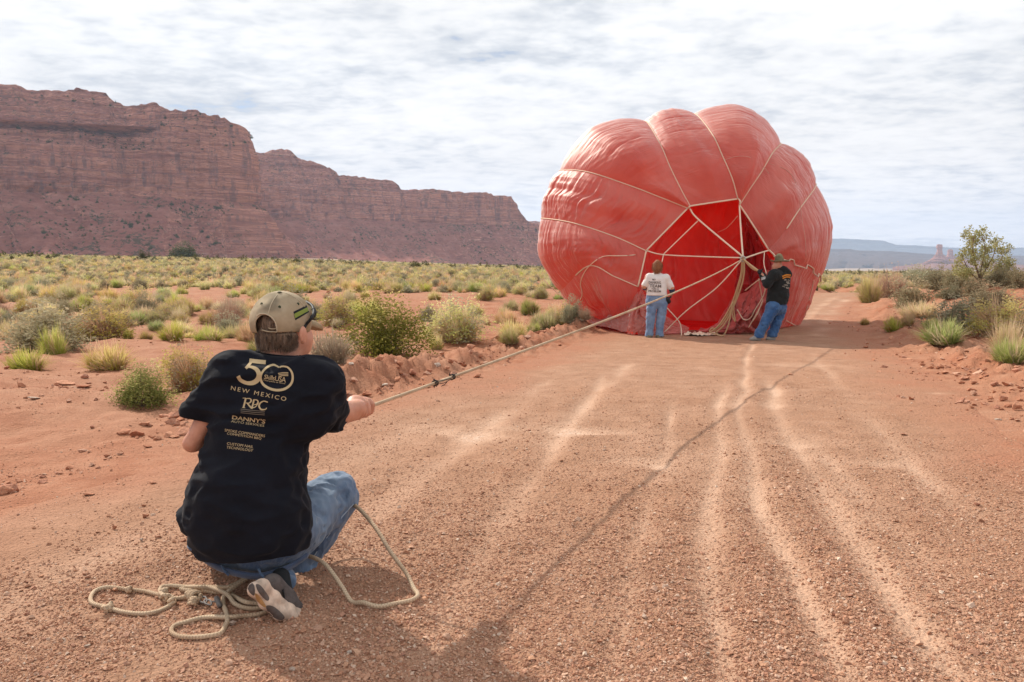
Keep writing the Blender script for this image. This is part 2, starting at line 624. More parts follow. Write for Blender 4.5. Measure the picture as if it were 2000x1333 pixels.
# ---------------------------------------------------------------- mesas, butte and far ridges
def rock_mat(name, dark=1.0, far=False):
    m, t = new_mat(name)
    geo = t.n('ShaderNodeNewGeometry')
    p = geo.outputs['Position']
    nz = t.n('ShaderNodeSeparateXYZ', ins={0: geo.outputs['True Normal']}).outputs[2]
    warp = t.noise(p, 0.012, 3, 0.5)
    st = t.noise(t.vscale(p, (0.003, 0.003, 0.075)), 1.0, 3, 0.7, 0.0)
    fine = t.noise(t.vscale(p, (0.02, 0.02, 0.30)), 1.0, 4, 0.7, 0.4)
    c = t.ramp(t.math('ADD', t.math('MULTIPLY', st, 0.6), t.math('MULTIPLY', fine, 0.4)),
               [(0.30, (0.24, 0.10, 0.095)), (0.42, (0.50, 0.22, 0.18)), (0.50, (0.74, 0.36, 0.27)), (0.57, (0.44, 0.19, 0.155)), (0.68, (0.84, 0.50, 0.39)), (0.8, (0.62, 0.29, 0.23))])
    # desert varnish running down the cliffs
    var = t.noise(t.vscale(p, (0.085, 0.085, 0.010)), 1.0, 4, 0.7)
    steep = t.mapr(nz, 0.25, 0.55, 1.0, 0.0)
    c = t.mix(t.math('MULTIPLY', t.mapr(var, 0.50, 0.62, 0, 0.75), steep), c, (0.25, 0.145, 0.15))
    # talus: rubble, pale blocks and dark scrub
    spk = t.noise(p, 0.23, 3, 0.7)
    tal = t.ramp(t.noise(p, 0.05, 5, 0.7), [(0.3, (0.20, 0.075, 0.065)), (0.5, (0.33, 0.13, 0.105)), (0.7, (0.42, 0.20, 0.165))])
    flatm = t.mapr(nz, 0.38, 0.72)
    c = t.mix(t.math('MULTIPLY', flatm, 0.85), c, tal)
    scr = t.noise(p, 0.17, 4, 0.75)
    big = t.noise(p, 0.018, 3, 0.6)
    c = t.mix(t.math('MULTIPLY', t.mapr(t.math('ADD', scr, t.math('MULTIPLY', big, 0.5)), 0.82, 0.88, 0, 0.8), t.mapr(nz, 0.2, 0.45)), c, (0.085, 0.085, 0.055))
    c = t.mix(t.math('MULTIPLY', t.mapr(spk, 0.68, 0.72, 0, 0.6), t.mapr(nz, 0.2, 0.5)), c, (0.52, 0.36, 0.29))
    b = t.bump(t.noise(t.vscale(p, (0.10, 0.10, 0.5)), 1.0, 6, 0.75), 1.0, 5.0)
    b = t.bump(t.noise(p, 0.35, 4, 0.7), 0.8, 1.6, b)
    t.out(t.principled(c, 0.95, b, 0.05))
    return m


M_ROCK = rock_mat('red_sandstone')

# height -> set back from the face (metres); the same beds run through every mesa
OZ = np.array([(-30, 235), (0, 200), (12, 172), (38, 120), (58, 82), (74, 47), (75, 39), (88, 38), (88.8, 32), (103, 30), (104, 22), (118, 21), (119, 17), (131, 15),
               (132, 6), (138, 2), (139, -2), (147, -2), (148, -9), (154, -13), (155, -17), (163, -18), (164, -26), (171, -32), (172, -35), (178, -36),
               (179, -46), (187, -53), (188, -57), (196, -58), (197, -70), (206, -82), (207, -86), (216, -88), (217, -98), (240, -140)])


MESA_PTS = []


def mesa(name, plan, seed, rows=210, step=2.6, mat=M_ROCK):
    """plan: list of (x, y, top height) along the foot line of the face, face to the right-hand side of the walk reversed"""
    pl = np.array(plan, float)
    seg = np.hypot(np.diff(pl[:, 0]), np.diff(pl[:, 1]))
    s = np.concatenate([[0], np.cumsum(seg)])
    n = int(s[-1] / step)
    ss = np.linspace(0, s[-1], n)
    X, Y, Z, SC = (np.interp(ss, s, pl[:, i]) for i in range(4))
    rn = fbm(ss / 24, ss * 0 + seed, 3, seed + 51)
    Z = Z + 2.0 * np.round(rn * 1.6) + 0.9 * fbm(ss / 7, ss * 0 + seed, 2, seed + 53)
    k = max(3, int(26 / step)) | 1
    ker = np.hanning(k + 2)[1:-1]
    ker /= ker.sum()
    Xs = np.convolve(np.pad(X, k // 2, 'edge'), ker, 'valid')
    Ys = np.convolve(np.pad(Y, k // 2, 'edge'), ker, 'valid')
    tx, ty = np.gradient(Xs), np.gradient(Ys)
    ln = np.hypot(tx, ty) + 1e-9
    nx, ny = ty / ln, -tx / ln
    t = np.linspace(0, 1, rows)[:, None]
    Zt = Z[None, :] + 0.0 * t
    z = -30 + (Zt + 30) * t
    S = ss[None, :] + 0 * t
    ze = z + 3.0 * fbm(S / 160, z / 400, 3, seed) + 1.6 * fbm(S / 26, z / 60, 3, seed + 5)
    off = np.interp(ze, OZ[:, 0], OZ[:, 1])
    off = 39 + (off - 39) * np.where(off < 39, SC[None, :], 0.35 + 0.65 * SC[None, :])
    tal = sm(80, 50, z) * sm(-30, 15, z)
    clf = sm(70, 85, z)
    gul = fbm(S / 45, z / 160, 4, seed + 9)
    off = off + tal * 20 * gul
    but = fbm(S / 75, z / 500, 3, seed + 13)
    off = off + clf * 10 * but
    crack = -np.abs(fbm(S / 13, z / 90, 3, seed + 17))
    off = off + clf * sm(150, 130, z) * 7.5 * (crack + 0.4) + clf * sm(130, 150, z) * 5 * (crack + 0.3)
    off = off + 1.5 * fbm(S / 6, z / 7, 3, seed + 21) * (0.6 + 0.9 * tal)
    led = sm(128, 140, z)
    off = off + led * 1.3 * np.tanh(3.5 * fbm(z / 5.0 + 0.25 * fbm(S / 60, z / 30, 2, seed + 2), S / 420, 2, seed + 37)) * (0.6 + 0.5 * fbm(S / 40, z / 50, 2, seed + 41))
    off = off + clf * 0.45 * np.sign(np.sin(ze * 0.8 + 2 * fbm(S / 50, z / 9, 2, seed + 3)))
    Xo = Xs[None, :] + nx[None, :] * off
    Yo = Ys[None, :] + ny[None, :] * off
    zo = z + sm(20, 60, z) * 0.9 * fbm(S / 5, z / 5, 2, seed + 29)
    # plateau behind the rim
    rowsP = []
    for b_, up in ((30, 1.0), (120, -2), (420, -14)):
        rowsP.append(np.stack([Xo[-1] - nx * b_, Yo[-1] - ny * b_, zo[-1] + up + 1.2 * fbm(ss / 9, ss * 0 + b_, 3, seed)], -1))
    V = np.stack([Xo, Yo, zo], -1)
    V = np.concatenate([V, np.array(rowsP)], 0)
    o = mesh_np(name, V.reshape(-1, 3), grid_q(V.shape[0], n), mat, smooth=False)
    MESA_PTS.append(V[:-3].reshape(-1, 3))
    return o


def plan_from(sky, dfun, nose=None):
    out = []
    for px, py in sky:
        d = dfun(px)
        az = (px - CXP) / FPX
        z = 0
        sc_ = 1.0 if nose is None else float(1 - (1 - nose[2]) * sm(nose[0], nose[1], px))
        for _ in range(6):
            o_ = float(np.interp(z, OZ[:, 0], OZ[:, 1]))
            z = CAMZ + (HOR - py) / FPX * (d - (39 + (o_ - 39) * (sc_ if o_ < 39 else 0.35 + 0.65 * sc_)))
        out.append((az * d, d, z, 1.0 if nose is None else float(1 - (1 - nose[2]) * sm(nose[0], nose[1], px))))
    return out


near_sky = [(-620, 150), (-300, 160), (0, 178), (60, 185), (100, 190), (180, 194), (238, 197), (244, 208), (262, 215), (300, 217), (318, 213), (340, 221), (400, 228), (428, 231), (437, 232), (441, 238), (446, 236), (447, 246), (454, 250)]
pn = plan_from(near_sky, lambda px: np.interp(px, (-620, 0, 446), (700, 880, 1000)), (230, 440, 0.16))
x0, y0, z0, _ = pn[-1]
# the nose steps down and the face turns away to the back
pn += [(x0 * (1 + q / y0) + a, y0 + q, z0 - b, c) for a, q, b, c in ((-4, 6, 5, .14), (-8, 22, 10, .14), (-12, 60, 12, .14), (-20, 140, 14, .3), (-20, 330, 16, .6), (-60, 560, 16, .8))]
tag(mesa('mesa', pn, 3), 'long red layered mesa rising on the left behind the scrub plain', None, None, 'structure')

far_sky = [(380, 286), (440, 290), (470, 291), (482, 293), (500, 298), (550, 305), (556, 302), (560, 306), (566, 299), (588, 300), (592, 305), (597, 302), (603, 306), (604, 316), (640, 323), (650, 328), (655, 334), (662, 334),
           (672, 346), (700, 348), (760, 354), (776, 360), (786, 372), (860, 376), (950, 381), (957, 386), (963, 383), (972, 385), (989, 384), (992, 392), (996, 398), (1003, 407), (1010, 428), (1018, 438)]
pf = plan_from(far_sky, lambda px: np.interp(px, (380, 480, 1018), (1330, 1370, 1640)), (760, 970, 0.22))
x0, y0, z0, _ = pf[-1]
pf += [(x0 + 8, y0 + 90, z0 - 8, .4), (x0 + 10, y0 + 300, z0 - 12, .8), (x0 + 0, y0 + 600, z0 - 14, 1)]
tag(mesa('mesa', pf, 57, rows=190, step=3.0), None, None, None, 'structure')

f3 = [(860, 440), (1000, 437), (1020, 439), (1028, 434), (1045, 434), (1060, 435), (1100, 436), (1180, 438), (1220, 460), (1240, 480), (1260, 500)]
tag(mesa('mesa', plan_from(f3, lambda px: np.interp(px, (860, 1260), (2500, 2900))), 91, rows=120, step=7), None, None, None, 'structure')


def far_ridge(name, sky, D, color, seed, foot, rough=1.0, depth=900):
    m, t = new_mat(name + '_rock')
    geo = t.n('ShaderNodeNewGeometry')
    p = geo.outputs['Position']
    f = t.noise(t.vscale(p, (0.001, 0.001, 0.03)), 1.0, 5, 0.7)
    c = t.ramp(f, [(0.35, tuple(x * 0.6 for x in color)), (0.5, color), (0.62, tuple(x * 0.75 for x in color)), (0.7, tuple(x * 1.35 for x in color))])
    t.out(t.principled(c, 0.95, t.bump(t.noise(p, 0.01, 5, 0.7), 0.8, 25), 0.05))
    px = np.arange(sky[0][0], sky[-1][0], 3.0)
    py = np.interp(px, [q[0] for q in sky], [q[1] for q in sky])
    az = (px - CXP) / FPX
    top = CAMZ + (HOR - py) / FPX * D
    R = 40
    tt_ = np.linspace(0, 1, R)[:, None]
    z = foot + (top[None, :] - foot) * tt_
    prof = np.interp(tt_, (0, 0.25, 0.5, 0.62, 0.66, 0.8, 0.84, 1.0), (1, 0.72, 0.42, 0.33, 0.2, 0.14, 0.03, 0))
    S = px[None, :] / 22 + 0 * tt_
    dd_ = D - depth * (prof + 0.16 * prof * fbm(S, tt_ * 3 + 0 * S, 4, seed) * rough)
    zz2 = z + (top[None, :] - foot) * 0.02 * fbm(S * 3, tt_ * 9 + 0 * S, 3, seed + 4)
    zz2[-1] = top + (top - foot) * 0.008 * fbm(px / 9, px * 0, 3, seed)
    V = np.stack([az[None, :] * dd_, dd_, zz2], -1)
    V = np.concatenate([V, np.stack([az * (D + 1500), np.full_like(az, D + 1500), zz2[-1] - 30], -1)[None]], 0)
    return tag(mesh_np(name, V.reshape(-1, 3), grid_q(V.shape[0], len(px)), m, smooth=False), kind='structure')


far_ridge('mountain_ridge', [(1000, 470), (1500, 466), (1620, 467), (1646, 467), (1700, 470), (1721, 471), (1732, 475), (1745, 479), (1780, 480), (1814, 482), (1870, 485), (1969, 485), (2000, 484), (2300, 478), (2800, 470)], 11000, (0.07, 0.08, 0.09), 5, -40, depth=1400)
far_ridge('plateau', [(900, 488), (1500, 486), (1620, 487), (1656, 487), (1674, 490), (1735, 491), (1787, 495), (1825, 498), (1900, 499), (2000, 500), (2300, 497), (2800, 490)], 6400, (0.09, 0.06, 0.055), 15, -41, depth=1500)
far_ridge('low_hill', [(1740, 522), (1780, 517), (1800, 514), (1812, 508), (1822, 504), (1845, 503), (1880, 503), (1900, 508), (1935, 512), (1985, 517), (2060, 522)], 4300, (0.24, 0.105, 0.085), 25, -41, depth=500)

# ---------------------------------------------------------------- balloon
def fabric_mat(name, dark=False):
    m, t = new_mat(name)
    geo = t.n('ShaderNodeNewGeometry')
    uvn = t.n('ShaderNodeUVMap')
    uv = uvn.outputs[0]
    wr1 = t.noise(t.vscale(uv, (42, 1.1, 1)), 1.0, 2, 0.5, 0.8)
    wr2 = t.noise(t.vscale(uv, (80, 4, 1)), 1.0, 2, 0.6, 0.3)
    p = geo.outputs['Position']
    big = t.noise(p, 1.2, 3, 0.5)
    h = t.math('ADD', t.math('MULTIPLY', wr1, 1.0), t.math('MULTIPLY', wr2, 0.35))
    b = t.bump(t.math('MULTIPLY', h, t.mapr(t.noise(uv, 2.5, 2, 0.5), 0.35, 0.65, 0.15, 1.0)), 0.62, 0.03)
    fade = t.mapr(big, 0.35, 0.65, 0.0, 1.0)
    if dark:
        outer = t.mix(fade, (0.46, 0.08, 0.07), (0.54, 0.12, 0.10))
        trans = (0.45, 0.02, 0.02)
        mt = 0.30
    else:
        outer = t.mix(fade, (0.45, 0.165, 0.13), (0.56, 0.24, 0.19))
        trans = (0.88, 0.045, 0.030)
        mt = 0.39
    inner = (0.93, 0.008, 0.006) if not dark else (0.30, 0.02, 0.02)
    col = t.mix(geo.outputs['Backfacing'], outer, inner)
    d = t.n('ShaderNodeBsdfDiffuse', ins={'Color': col, 'Normal': b, 'Roughness': 0.3})
    tr = t.n('ShaderNodeBsdfTranslucent', ins={'Color': (*trans, 1), 'Normal': b})
    mx = t.n('ShaderNodeMixShader', ins={0: mt, 1: d.outputs[0], 2: tr.outputs[0]})
    gl = t.n('ShaderNodeBsdfGlossy', ins={'Color': (1, 0.93, 0.9, 1), 'Roughness': 0.55, 'Normal': b})
    fr = t.n('ShaderNodeFresnel', ins={'IOR': 1.5, 'Normal': b})
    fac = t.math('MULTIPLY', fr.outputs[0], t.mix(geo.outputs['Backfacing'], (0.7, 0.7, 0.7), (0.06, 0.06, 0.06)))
    mx2 = t.n('ShaderNodeMixShader', ins={0: fac, 1: mx.outputs[0], 2: gl.outputs[0]})
    t.out(mx2.outputs[0])
    return m


M_FAB = fabric_mat('red_nylon')
M_FABD = fabric_mat('shaded_red_nylon', True)  # same red nylon, its colour darkened to stand in for shade


def plain_mat(name, c, rough=0.8, bscale=None, bstr=0.3, bdist=0.003, var=None, spec=0.2):
    m, t = new_mat(name)
    tc_ = t.n('ShaderNodeTexCoord')
    nrm = None
    col = c
    if bscale:
        nn = t.noise(tc_.outputs['Object'], bscale, 3, 0.6)
        nrm = t.bump(nn, bstr, bdist)
    if var:
        vn_ = t.noise(tc_.outputs['Object'], var[0], 4, 0.6)
        col = t.mix(t.mapr(vn_, 0.35, 0.65), tuple(x * (1 - var[1]) for x in c), tuple(min(1, x * (1 + var[1])) for x in c))
    t.out(t.principled(col, rough, nrm, spec))
    return m


M_TAPE = plain_mat('cream_webbing', (0.78, 0.62, 0.47), 0.7, 60, 0.3, 0.002)
M_CORD = plain_mat('tan_webbing', (0.55, 0.36, 0.20), 0.75, 60, 0.3, 0.002)

BC = P(1352, 440, 22.6)            # the axis of the envelope
BALLOON_LABEL = 'half inflated salmon red hot air balloon lying across the dirt road with its mouth open'
balloon = empty('hot_air_balloon', (BC.x, 20.5, float(terrain(BC.x, 20.5))), BALLOON_LABEL, 'balloon')
MD = 18.0

# every load tape: (mouth point px, extra px points, outline px point)
TP = [
    ((1232, 648), [(1212, 640)], (1178, 634)),
    ((1246, 560), [(1200, 540), (1150, 520)], (1098, 566)),
    ((1262, 490), [(1200, 462), (1120, 436)], (1062, 427)),
    ((1343, 407), [(1290, 386), (1230, 363), (1150, 337)], (1098, 333)),
    ((1348, 403), [(1331, 372), (1308, 325), (1290, 283)], (1262, 238)),
    ((1441, 389), [(1430, 350), (1412, 308), (1390, 262)], (1357, 224)),
    ((1444, 401), [(1464, 370), (1487, 336), (1508, 300)], (1524, 281)),
    ((1501, 489), [(1530, 455), (1560, 410)], (1593, 361)),
    ((1512, 502), [(1548, 512), (1580, 524)], (1600, 545)),
    ((1505, 648), [(1530, 643)], (1563, 636)),
]
BULGE = [0.14, 0.26, 0.14, 0.52, 0.20, 0.54, 0.24, 0.34, 0.02, 0.0]
mcx, mcy = 1375, 520


def depth_of(f):
    return MD + 1.9 * (1 - math.sqrt(max(0, 1 - f * f)))


def tape_curve(i):
    (mx, my), mid, (ox, oy) = TP[i]
    pts = [(mx, my)] + mid + [(ox, oy)]
    Rout = math.hypot(ox - mcx, oy - mcy)
    f0 = math.hypot(mx - mcx, my - mcy) / Rout
    out = []
    for k, (x, y) in enumerate(pts):
        f = math.hypot(x - mcx, y - mcy) / Rout
        g = (f - f0) / max(1 - f0, 1e-3)
        d = depth_of(max(0, min(1, g)))
        if i in (0, 9):
            d = MD + 2.0 * g
        v = P(x, y, d)
        if i in (0, 9):
            v = ground_at(x, y)
            v = Vector((v.x, v.y, v.z + 0.03))
        out.append(v)
    O = out[-1]
    for s_, yy in ((0.985, 1.0), (0.90, 2.2), (0.72, 3.3), (0.42, 4.1), (0.02, 4.5)):
        v = Vector((BC.x + (O.x - BC.x) * s_, O.y + (24.6 - O.y) * yy / 4.5, BC.z + (O.z - BC.z) * s_))
        out.append(v)
    c = spline(out, 40)
    seg = np.linalg.norm(np.diff(c, axis=0), axis=1)
    s_ = np.concatenate([[0], np.cumsum(seg)])
    # u = 0..0.5 front, 0.5..1 back
    kf = (len(pts) - 1) * 40
    a = np.interp(np.linspace(0, s_[kf], 150, endpoint=False), s_, np.arange(len(c)))
    b = np.interp(np.linspace(s_[kf], s_[-1], NU - 150), s_, np.arange(len(c)))
    ii = np.concatenate([a, b])
    return np.stack([np.interp(ii, np.arange(len(c)), c[:, k]) for k in range(3)], -1)


NU, NV = 220, 56
curves = [tape_curve(i) for i in range(len(TP))]
FOLD = [0.6, 0.7, 0.75, 0.22, 0.10, 0.08, 0.09, 0.2, 0.35, 0.4]


def gore(i, j):
    A, B = curves[i], curves[j]
    v = np.linspace(0, 1, NV)[None, :, None]
    S = A[:, None, :] * (1 - v) + B[:, None, :] * v
    bott = (i == 9)
    chord = np.linalg.norm(A - B, axis=1)
    du = np.gradient(S, axis=0)
    dv = np.gradient(S, axis=1)
    N = np.cross(du, dv)
    ln = np.linalg.norm(N, axis=2, keepdims=True)
    N = N / np.maximum(ln, 1e-6)
    # away from the axis
    ax = np.array([BC.x, 21.8, BC.z])
    flip = np.sign((N * (S - ax)).sum(2).mean())
    N = N * (flip if flip != 0 else 1)
    ui = np.arange(NU)
    uu = np.where(ui < 150, ui / 150 * 0.5, 0.5 + (ui - 150) / (NU - 150) * 0.5)
    prof = np.interp(uu, (0, 0.06, 0.2, 0.5, 0.7, 0.9, 1), (0.10, 0.32, 0.72, 1.0, 0.9, 0.45, 0))
    vv = v[..., 0]
    shape = np.sin(np.pi * vv) ** 0.8
    bl = BULGE[i] * prof[:, None] * shape
    # horizontal seams pinch the cloth a little
    sp = uu[:, None] + 0.02 * np.sin(np.pi * vv)
    for c in (0.2, 0.31, 0.42, 0.56, 0.68, 0.8):
        bl = bl - 0.014 * np.exp(-((sp - c) / 0.004) ** 2) * shape * (prof[:, None] > 0.2)
        bl = bl + 0.010 * prof[:, None] * shape * np.exp(-((sp - c - 0.05) / 0.04) ** 2)
    # gathers running from tape to tape
    U = uu[:, None] * 30 + 0.0 * vv
    wv = fbm(U * 1.3 + 0.8 * vn2(vv * 3, U * 0.2, 4), vv * 0.9 + i * 9.1, 3, 300 + i, g=0.5)
    ridg = 1 - np.abs(wv) * 1.6
    bl = bl + 0.042 * FOLD[i] * ridg * np.sin(np.pi * vv) ** 0.5 * np.interp(uu, (0, 0.03, 0.5, 1), (0.2, 1, 1, 0.8))[:, None]
    # long soft drapes along the cloth
    dr = fbm(vv * 5 + i * 3, uu[:, None] * 3.0, 3, 330 + i)
    bl = bl + (0.05 if i < 3 else 0.025) * dr * np.sin(np.pi * vv) * prof[:, None] + 0.10 * (uu[:, None] > 0.6) * sm(0.6, 0.75, uu)[:, None] * fbm(vv * 11 + i, uu[:, None] * 3, 2, 340 + i) * np.sin(np.pi * vv)
    # slack cloth near the mouth sags and swells
    bl = bl + 0.16 * (fbm(vv * 2.3 + 3.1 * i, uu[:, None] * 7, 2, 360 + i) + 0.25) * np.sin(np.pi * vv) * (np.exp(-((uu - 0.13) / 0.10) ** 2) * sm(0, 0.03, uu))[:, None]
    # creases fanning out from the tapes
    ed = np.exp(-vv / 0.22) + np.exp(-(1 - vv) / 0.22)
    cr = 1 - 2 * np.abs(fbm(uu[:, None] * 46 + 2.0 * np.minimum(vv, 1 - vv) * 4, vv * 0.7 + i, 2, 380 + i))
    bl = bl + 0.012 * cr * ed * sm(0, 0.06, vv) * sm(0, 0.06, 1 - vv) * np.interp(uu, (0, .02, .5, 1), (0, 1, 1, .3))[:, None]
    S = S + N * bl[..., None]
    gz = terrain(S[..., 0], S[..., 1], False)
    S[..., 2] = np.maximum(S[..., 2], gz + 0.03)
    return S, np.repeat(uu[:, None], NV, 1) * 4.0, vv + 0 * uu[:, None]


GORES = {}
for i in range(len(TP)):
    j = (i + 1) % len(TP)
    S, U, Vv = gore(i, j)
    GORES[i] = S
    Q = grid_q(NU, NV)
    # wind so that the outside is the front
    e1, e2 = S[100, 20] - S[97, 20], S[100, 23] - S[100, 20]
    nn = np.cross(e2, e1)
    if np.dot(nn, S[100, 20] - np.array([BC.x, 21.8, BC.z])) < 0:
        Q = Q[:, ::-1]
    g = mesh_np('gore', S.reshape(-1, 3), Q, M_FAB, balloon, uv=np.stack([U.ravel(), Vv.ravel()], -1))
    if i == 9:
        g['label'] = 'bottom panel spread flat on the road'

for i in range(1, 9):
    c = curves[i][:175]
    nrm = c - np.array([BC.x, 21.8, BC.z])
    nrm /= np.linalg.norm(nrm, axis=1)[:, None]
    c = c + nrm * 0.012
    if i == 8:
        # this one is slack and lies in steps over the folds
        k = np.arange(len(c))
        c = c + nrm * 0.03 + np.array([0, 0, 1.0]) * (0.05 * np.sign(np.sin(k / 9)) * (k > 20))[:, None]
    if i == 7:
        c = c[30:]
    if i == 1:
        c = c[:100]
    tube('load_tape', c[::2], 0.021, M_TAPE, balloon, 6, straight=True, flat=0.6)

# rim tape round the mouth, one length for each side of it
for i in range(1, 8):
    S = GORES[i][0]
    tube('mouth_tape', S[::3] + np.array([0, -0.015, 0]), 0.020, M_TAPE, balloon, 6, straight=True)

# side cords of the lower left panels
def cord(name, px, d, r=0.018, mat=None, par=None, sag=0.0, n=8):
    pts = []
    for k, q in enumerate(px):
        dd = d if not hasattr(d, '__len__') else d[k]
        pts.append(P(q[0], q[1], dd))
    return tube(name, pts, r, mat or M_TAPE, par if par is not None else balloon, 6, n)


def on_balloon(px, py, lift=0.03):
    o = Vector((0, 0, CAMZ))
    r_ = (P(px, py, 10.0) - o).normalized()
    h = BVH.ray_cast(o, r_)
    return (h[0] - r_ * lift) if h[0] is not None else P(px, py, 20)


bv, bq, oo = [], [], 0
for i, S in GORES.items():
    bv.append(S.reshape(-1, 3))
    bq.append(grid_q(NU, NV) + oo)
    oo += NU * NV
BVH = BVHTree.FromPolygons([Vector(v) for v in np.vstack(bv)], [tuple(int(x) for x in q) for q in np.vstack(bq)])
for px in ([(1262, 490), (1240, 498), (1210, 500), (1180, 501), (1160, 512), (1143, 530), (1134, 553), (1137, 575), (1130, 592)],
           [(1060, 545), (1080, 565), (1105, 585), (1125, 594), (1150, 606)],
           [(1264, 568), (1246, 585), (1232, 610), (1226, 634)],
           [(1560, 640), (1540, 629), (1528, 622)],
           [(1590, 548), (1582, 580), (1572, 615)]):
    tube('seam_cord', [on_balloon(*q) for q in px], 0.011, M_TAPE, balloon, 6, 6)
M_SEAMP = plain_mat('pink_seam', (0.66, 0.33, 0.27), 0.8)
# pale seam arcs on the right-hand panels
for px in ([(1414, 313), (1440, 306), (1465, 308), (1490, 325), (1502, 340)],
           [(1503, 320), (1535, 332), (1553, 355), (1562, 395), (1566, 425), (1573, 470), (1574, 500)]):
    tube('seam_cord', [on_balloon(*q, 0.02) for q in px], 0.0065, M_SEAMP, balloon, 6, 6)

# steel ring where the lines meet, and the lines themselves
RD = 16.7
RING = P(1451, 506, RD)
a_ = np.linspace(0, 2 * np.pi, 20, endpoint=False)
tube('gather_ring', [RING + Vector((0.05 * math.cos(q), 0.0, 0.05 * math.sin(q))) for q in a_], 0.014, plain_mat('steel', (0.45, 0.42, 0.38), 0.35, spec=0.6), balloon, 8, 2, closed=True)
mo = {k: Vector(curves[k][0]) for k in range(10)}
for px, dd, r in ([[(1347, 408), (1365, 430), (1452, 503)], (18.0, 17.8, RD), .024],
                  [[(1444, 401), (1447, 450), (1451, 502)], (18.0, 17.4, RD), .024],
                  [[(1262, 490), (1296, 498), (1380, 502), (1449, 504)], (18.0, 17.7, 17.1, RD), .019],
                  [[(1365, 430), (1330, 464), (1296, 497)], (17.85, 17.8, 17.7), .016],
                  [[(1296, 497), (1293, 512)], (17.7, 17.5), .014],
                  [[(1503, 489), (1480, 496), (1454, 505)], (18.0, 17.4, RD), .022],
                  [[(1503, 489), (1512, 498), (1520, 508)], (17.9, 17.8, 17.7), .018],
                  [[(1441, 422), (1420, 445), (1402, 454)], (18.2, 18.6, 19.0), .012],
                  [[(1448, 509), (1400, 562), (1340, 608), (1296, 651)], (RD, 16.9, 17.2, 17.4), .017],
                  [[(1303, 602), (1325, 627), (1330, 640), (1331, 656)], (17.3, 17.2, 17.2, 17.0), .015],
                  [[(1493, 492), (1492, 515), (1497, 535)], (17.6, 17.0, 16.4), .012],
                  [[(1484, 546), (1470, 556), (1455, 568)], (16.3, 16.9, 17.4), .016],
                  [[(1482, 545), (1487, 575), (1489, 590), (1478, 612), (1462, 640)], (16.3, 16.7, 16.9, 17.1, 17.3), .013],
                  [[(1495, 560), (1491, 578), (1475, 605), (1465, 622), (1452, 624), (1440, 605)], (16.6, 16.8, 17.0, 17.2, 17.3, 17.3), .014],
                  [[(1488, 590), (1480, 612), (1470, 628)], (16.9, 17.0, 17.2), .012]):
    cord('suspension_line', px, dd, r * 0.78)
# the bundle of slack lines falling from the ring to the road
for px, r in (([(1451, 508), (1450, 530), (1443, 560), (1432, 595), (1412, 630), (1392, 648)], .018),
              ([(1453, 508), (1453, 535), (1446, 565), (1430, 605), (1414, 635), (1397, 651)], .018),
              ([(1449, 508), (1447, 535), (1438, 568), (1426, 600), (1405, 634), (1386, 650)], .014),
              ([(1430, 592), (1427, 615), (1421, 640), (1412, 656), (1398, 653), (1386, 648), (1392, 641), (1402, 650)], .015),
              ([(1431, 590), (1434, 612), (1436, 628), (1431, 618), (1430, 600)], .013)):
    n_ = len(px)
    pts = []
    for k, q in enumerate(px):
        f = min(1, k / 5)
        v = P(q[0], q[1], RD + f * 0.35)
        gz = float(surf_z(v.x, v.y)) + r
        v.z = max(v.z, gz)
        pts.append(v)
    tube('suspension_line', pts, r, M_CORD, balloon, 6, 8)
HAND_R = P(1484, 531, 16.15)
for o_ in ((0, 0, 0), (0.02, 0, -0.035), (-0.01, 0, 0.03)):
    v = Vector(o_)
    mid = (RING + HAND_R) / 2 + v + Vector((0, 0, -0.03))
    tube('suspension_line', [RING, mid, HAND_R], 0.017, M_CORD, balloon, 6, 8)

# crumpled red cloth in the right side of the mouth, its shade put into the colour
def drape(name, A, B, mat, amp, freq, seed, nu=70, nv=90, belly=0.0, pile=0.0):
    a = spline([P(*q) for q in A], 20)
    b = spline([P(*q) for q in B], 20)
    ia, ib = np.linspace(0, len(a) - 1, nv), np.linspace(0, len(b) - 1, nv)
    a = np.stack([np.interp(ia, np.arange(len(a)), a[:, k]) for k in range(3)], -1)
    b = np.stack([np.interp(ib, np.arange(len(b)), b[:, k]) for k in range(3)], -1)
    t_ = np.linspace(0, 1, nu)[:, None, None]
    S = a[None] * (1 - t_) + b[None] * t_
    tv = t_[..., 0]
    vv = np.linspace(0, 1, nv)[None, :]
    f = fbm(vv * freq + 0.7 * np.sin(tv * 3) + 0.5 * vn2(tv * 4, vv * 5, seed), tv * 2.2 + seed, 4, seed, g=0.55)
    f = (1 - np.abs(f) * 1.5)
    S[..., 1] -= amp * f * np.sin(np.pi * np.clip(tv, 0.03, 0.97)) ** 0.4 + belly * np.sin(np.pi * tv)
    S[..., 0] += amp * 0.5 * fbm(vv * freq * 0.7, tv * 3, 3, seed + 3)
    gz = surf_z(S[..., 0], S[..., 1]) + 0.02
    S[..., 2] = np.maximum(S[..., 2], gz + 0.05 * np.maximum(fbm(vv * 14, tv * 9, 2, seed + 8), 0))
    uvx = np.stack([(vv + 0 * tv).ravel() * 1.2, (tv + 0 * vv).ravel()], -1)
    return mesh_np(name, S.reshape(-1, 3), grid_q(nu, nv), mat, balloon, uv=uvx)


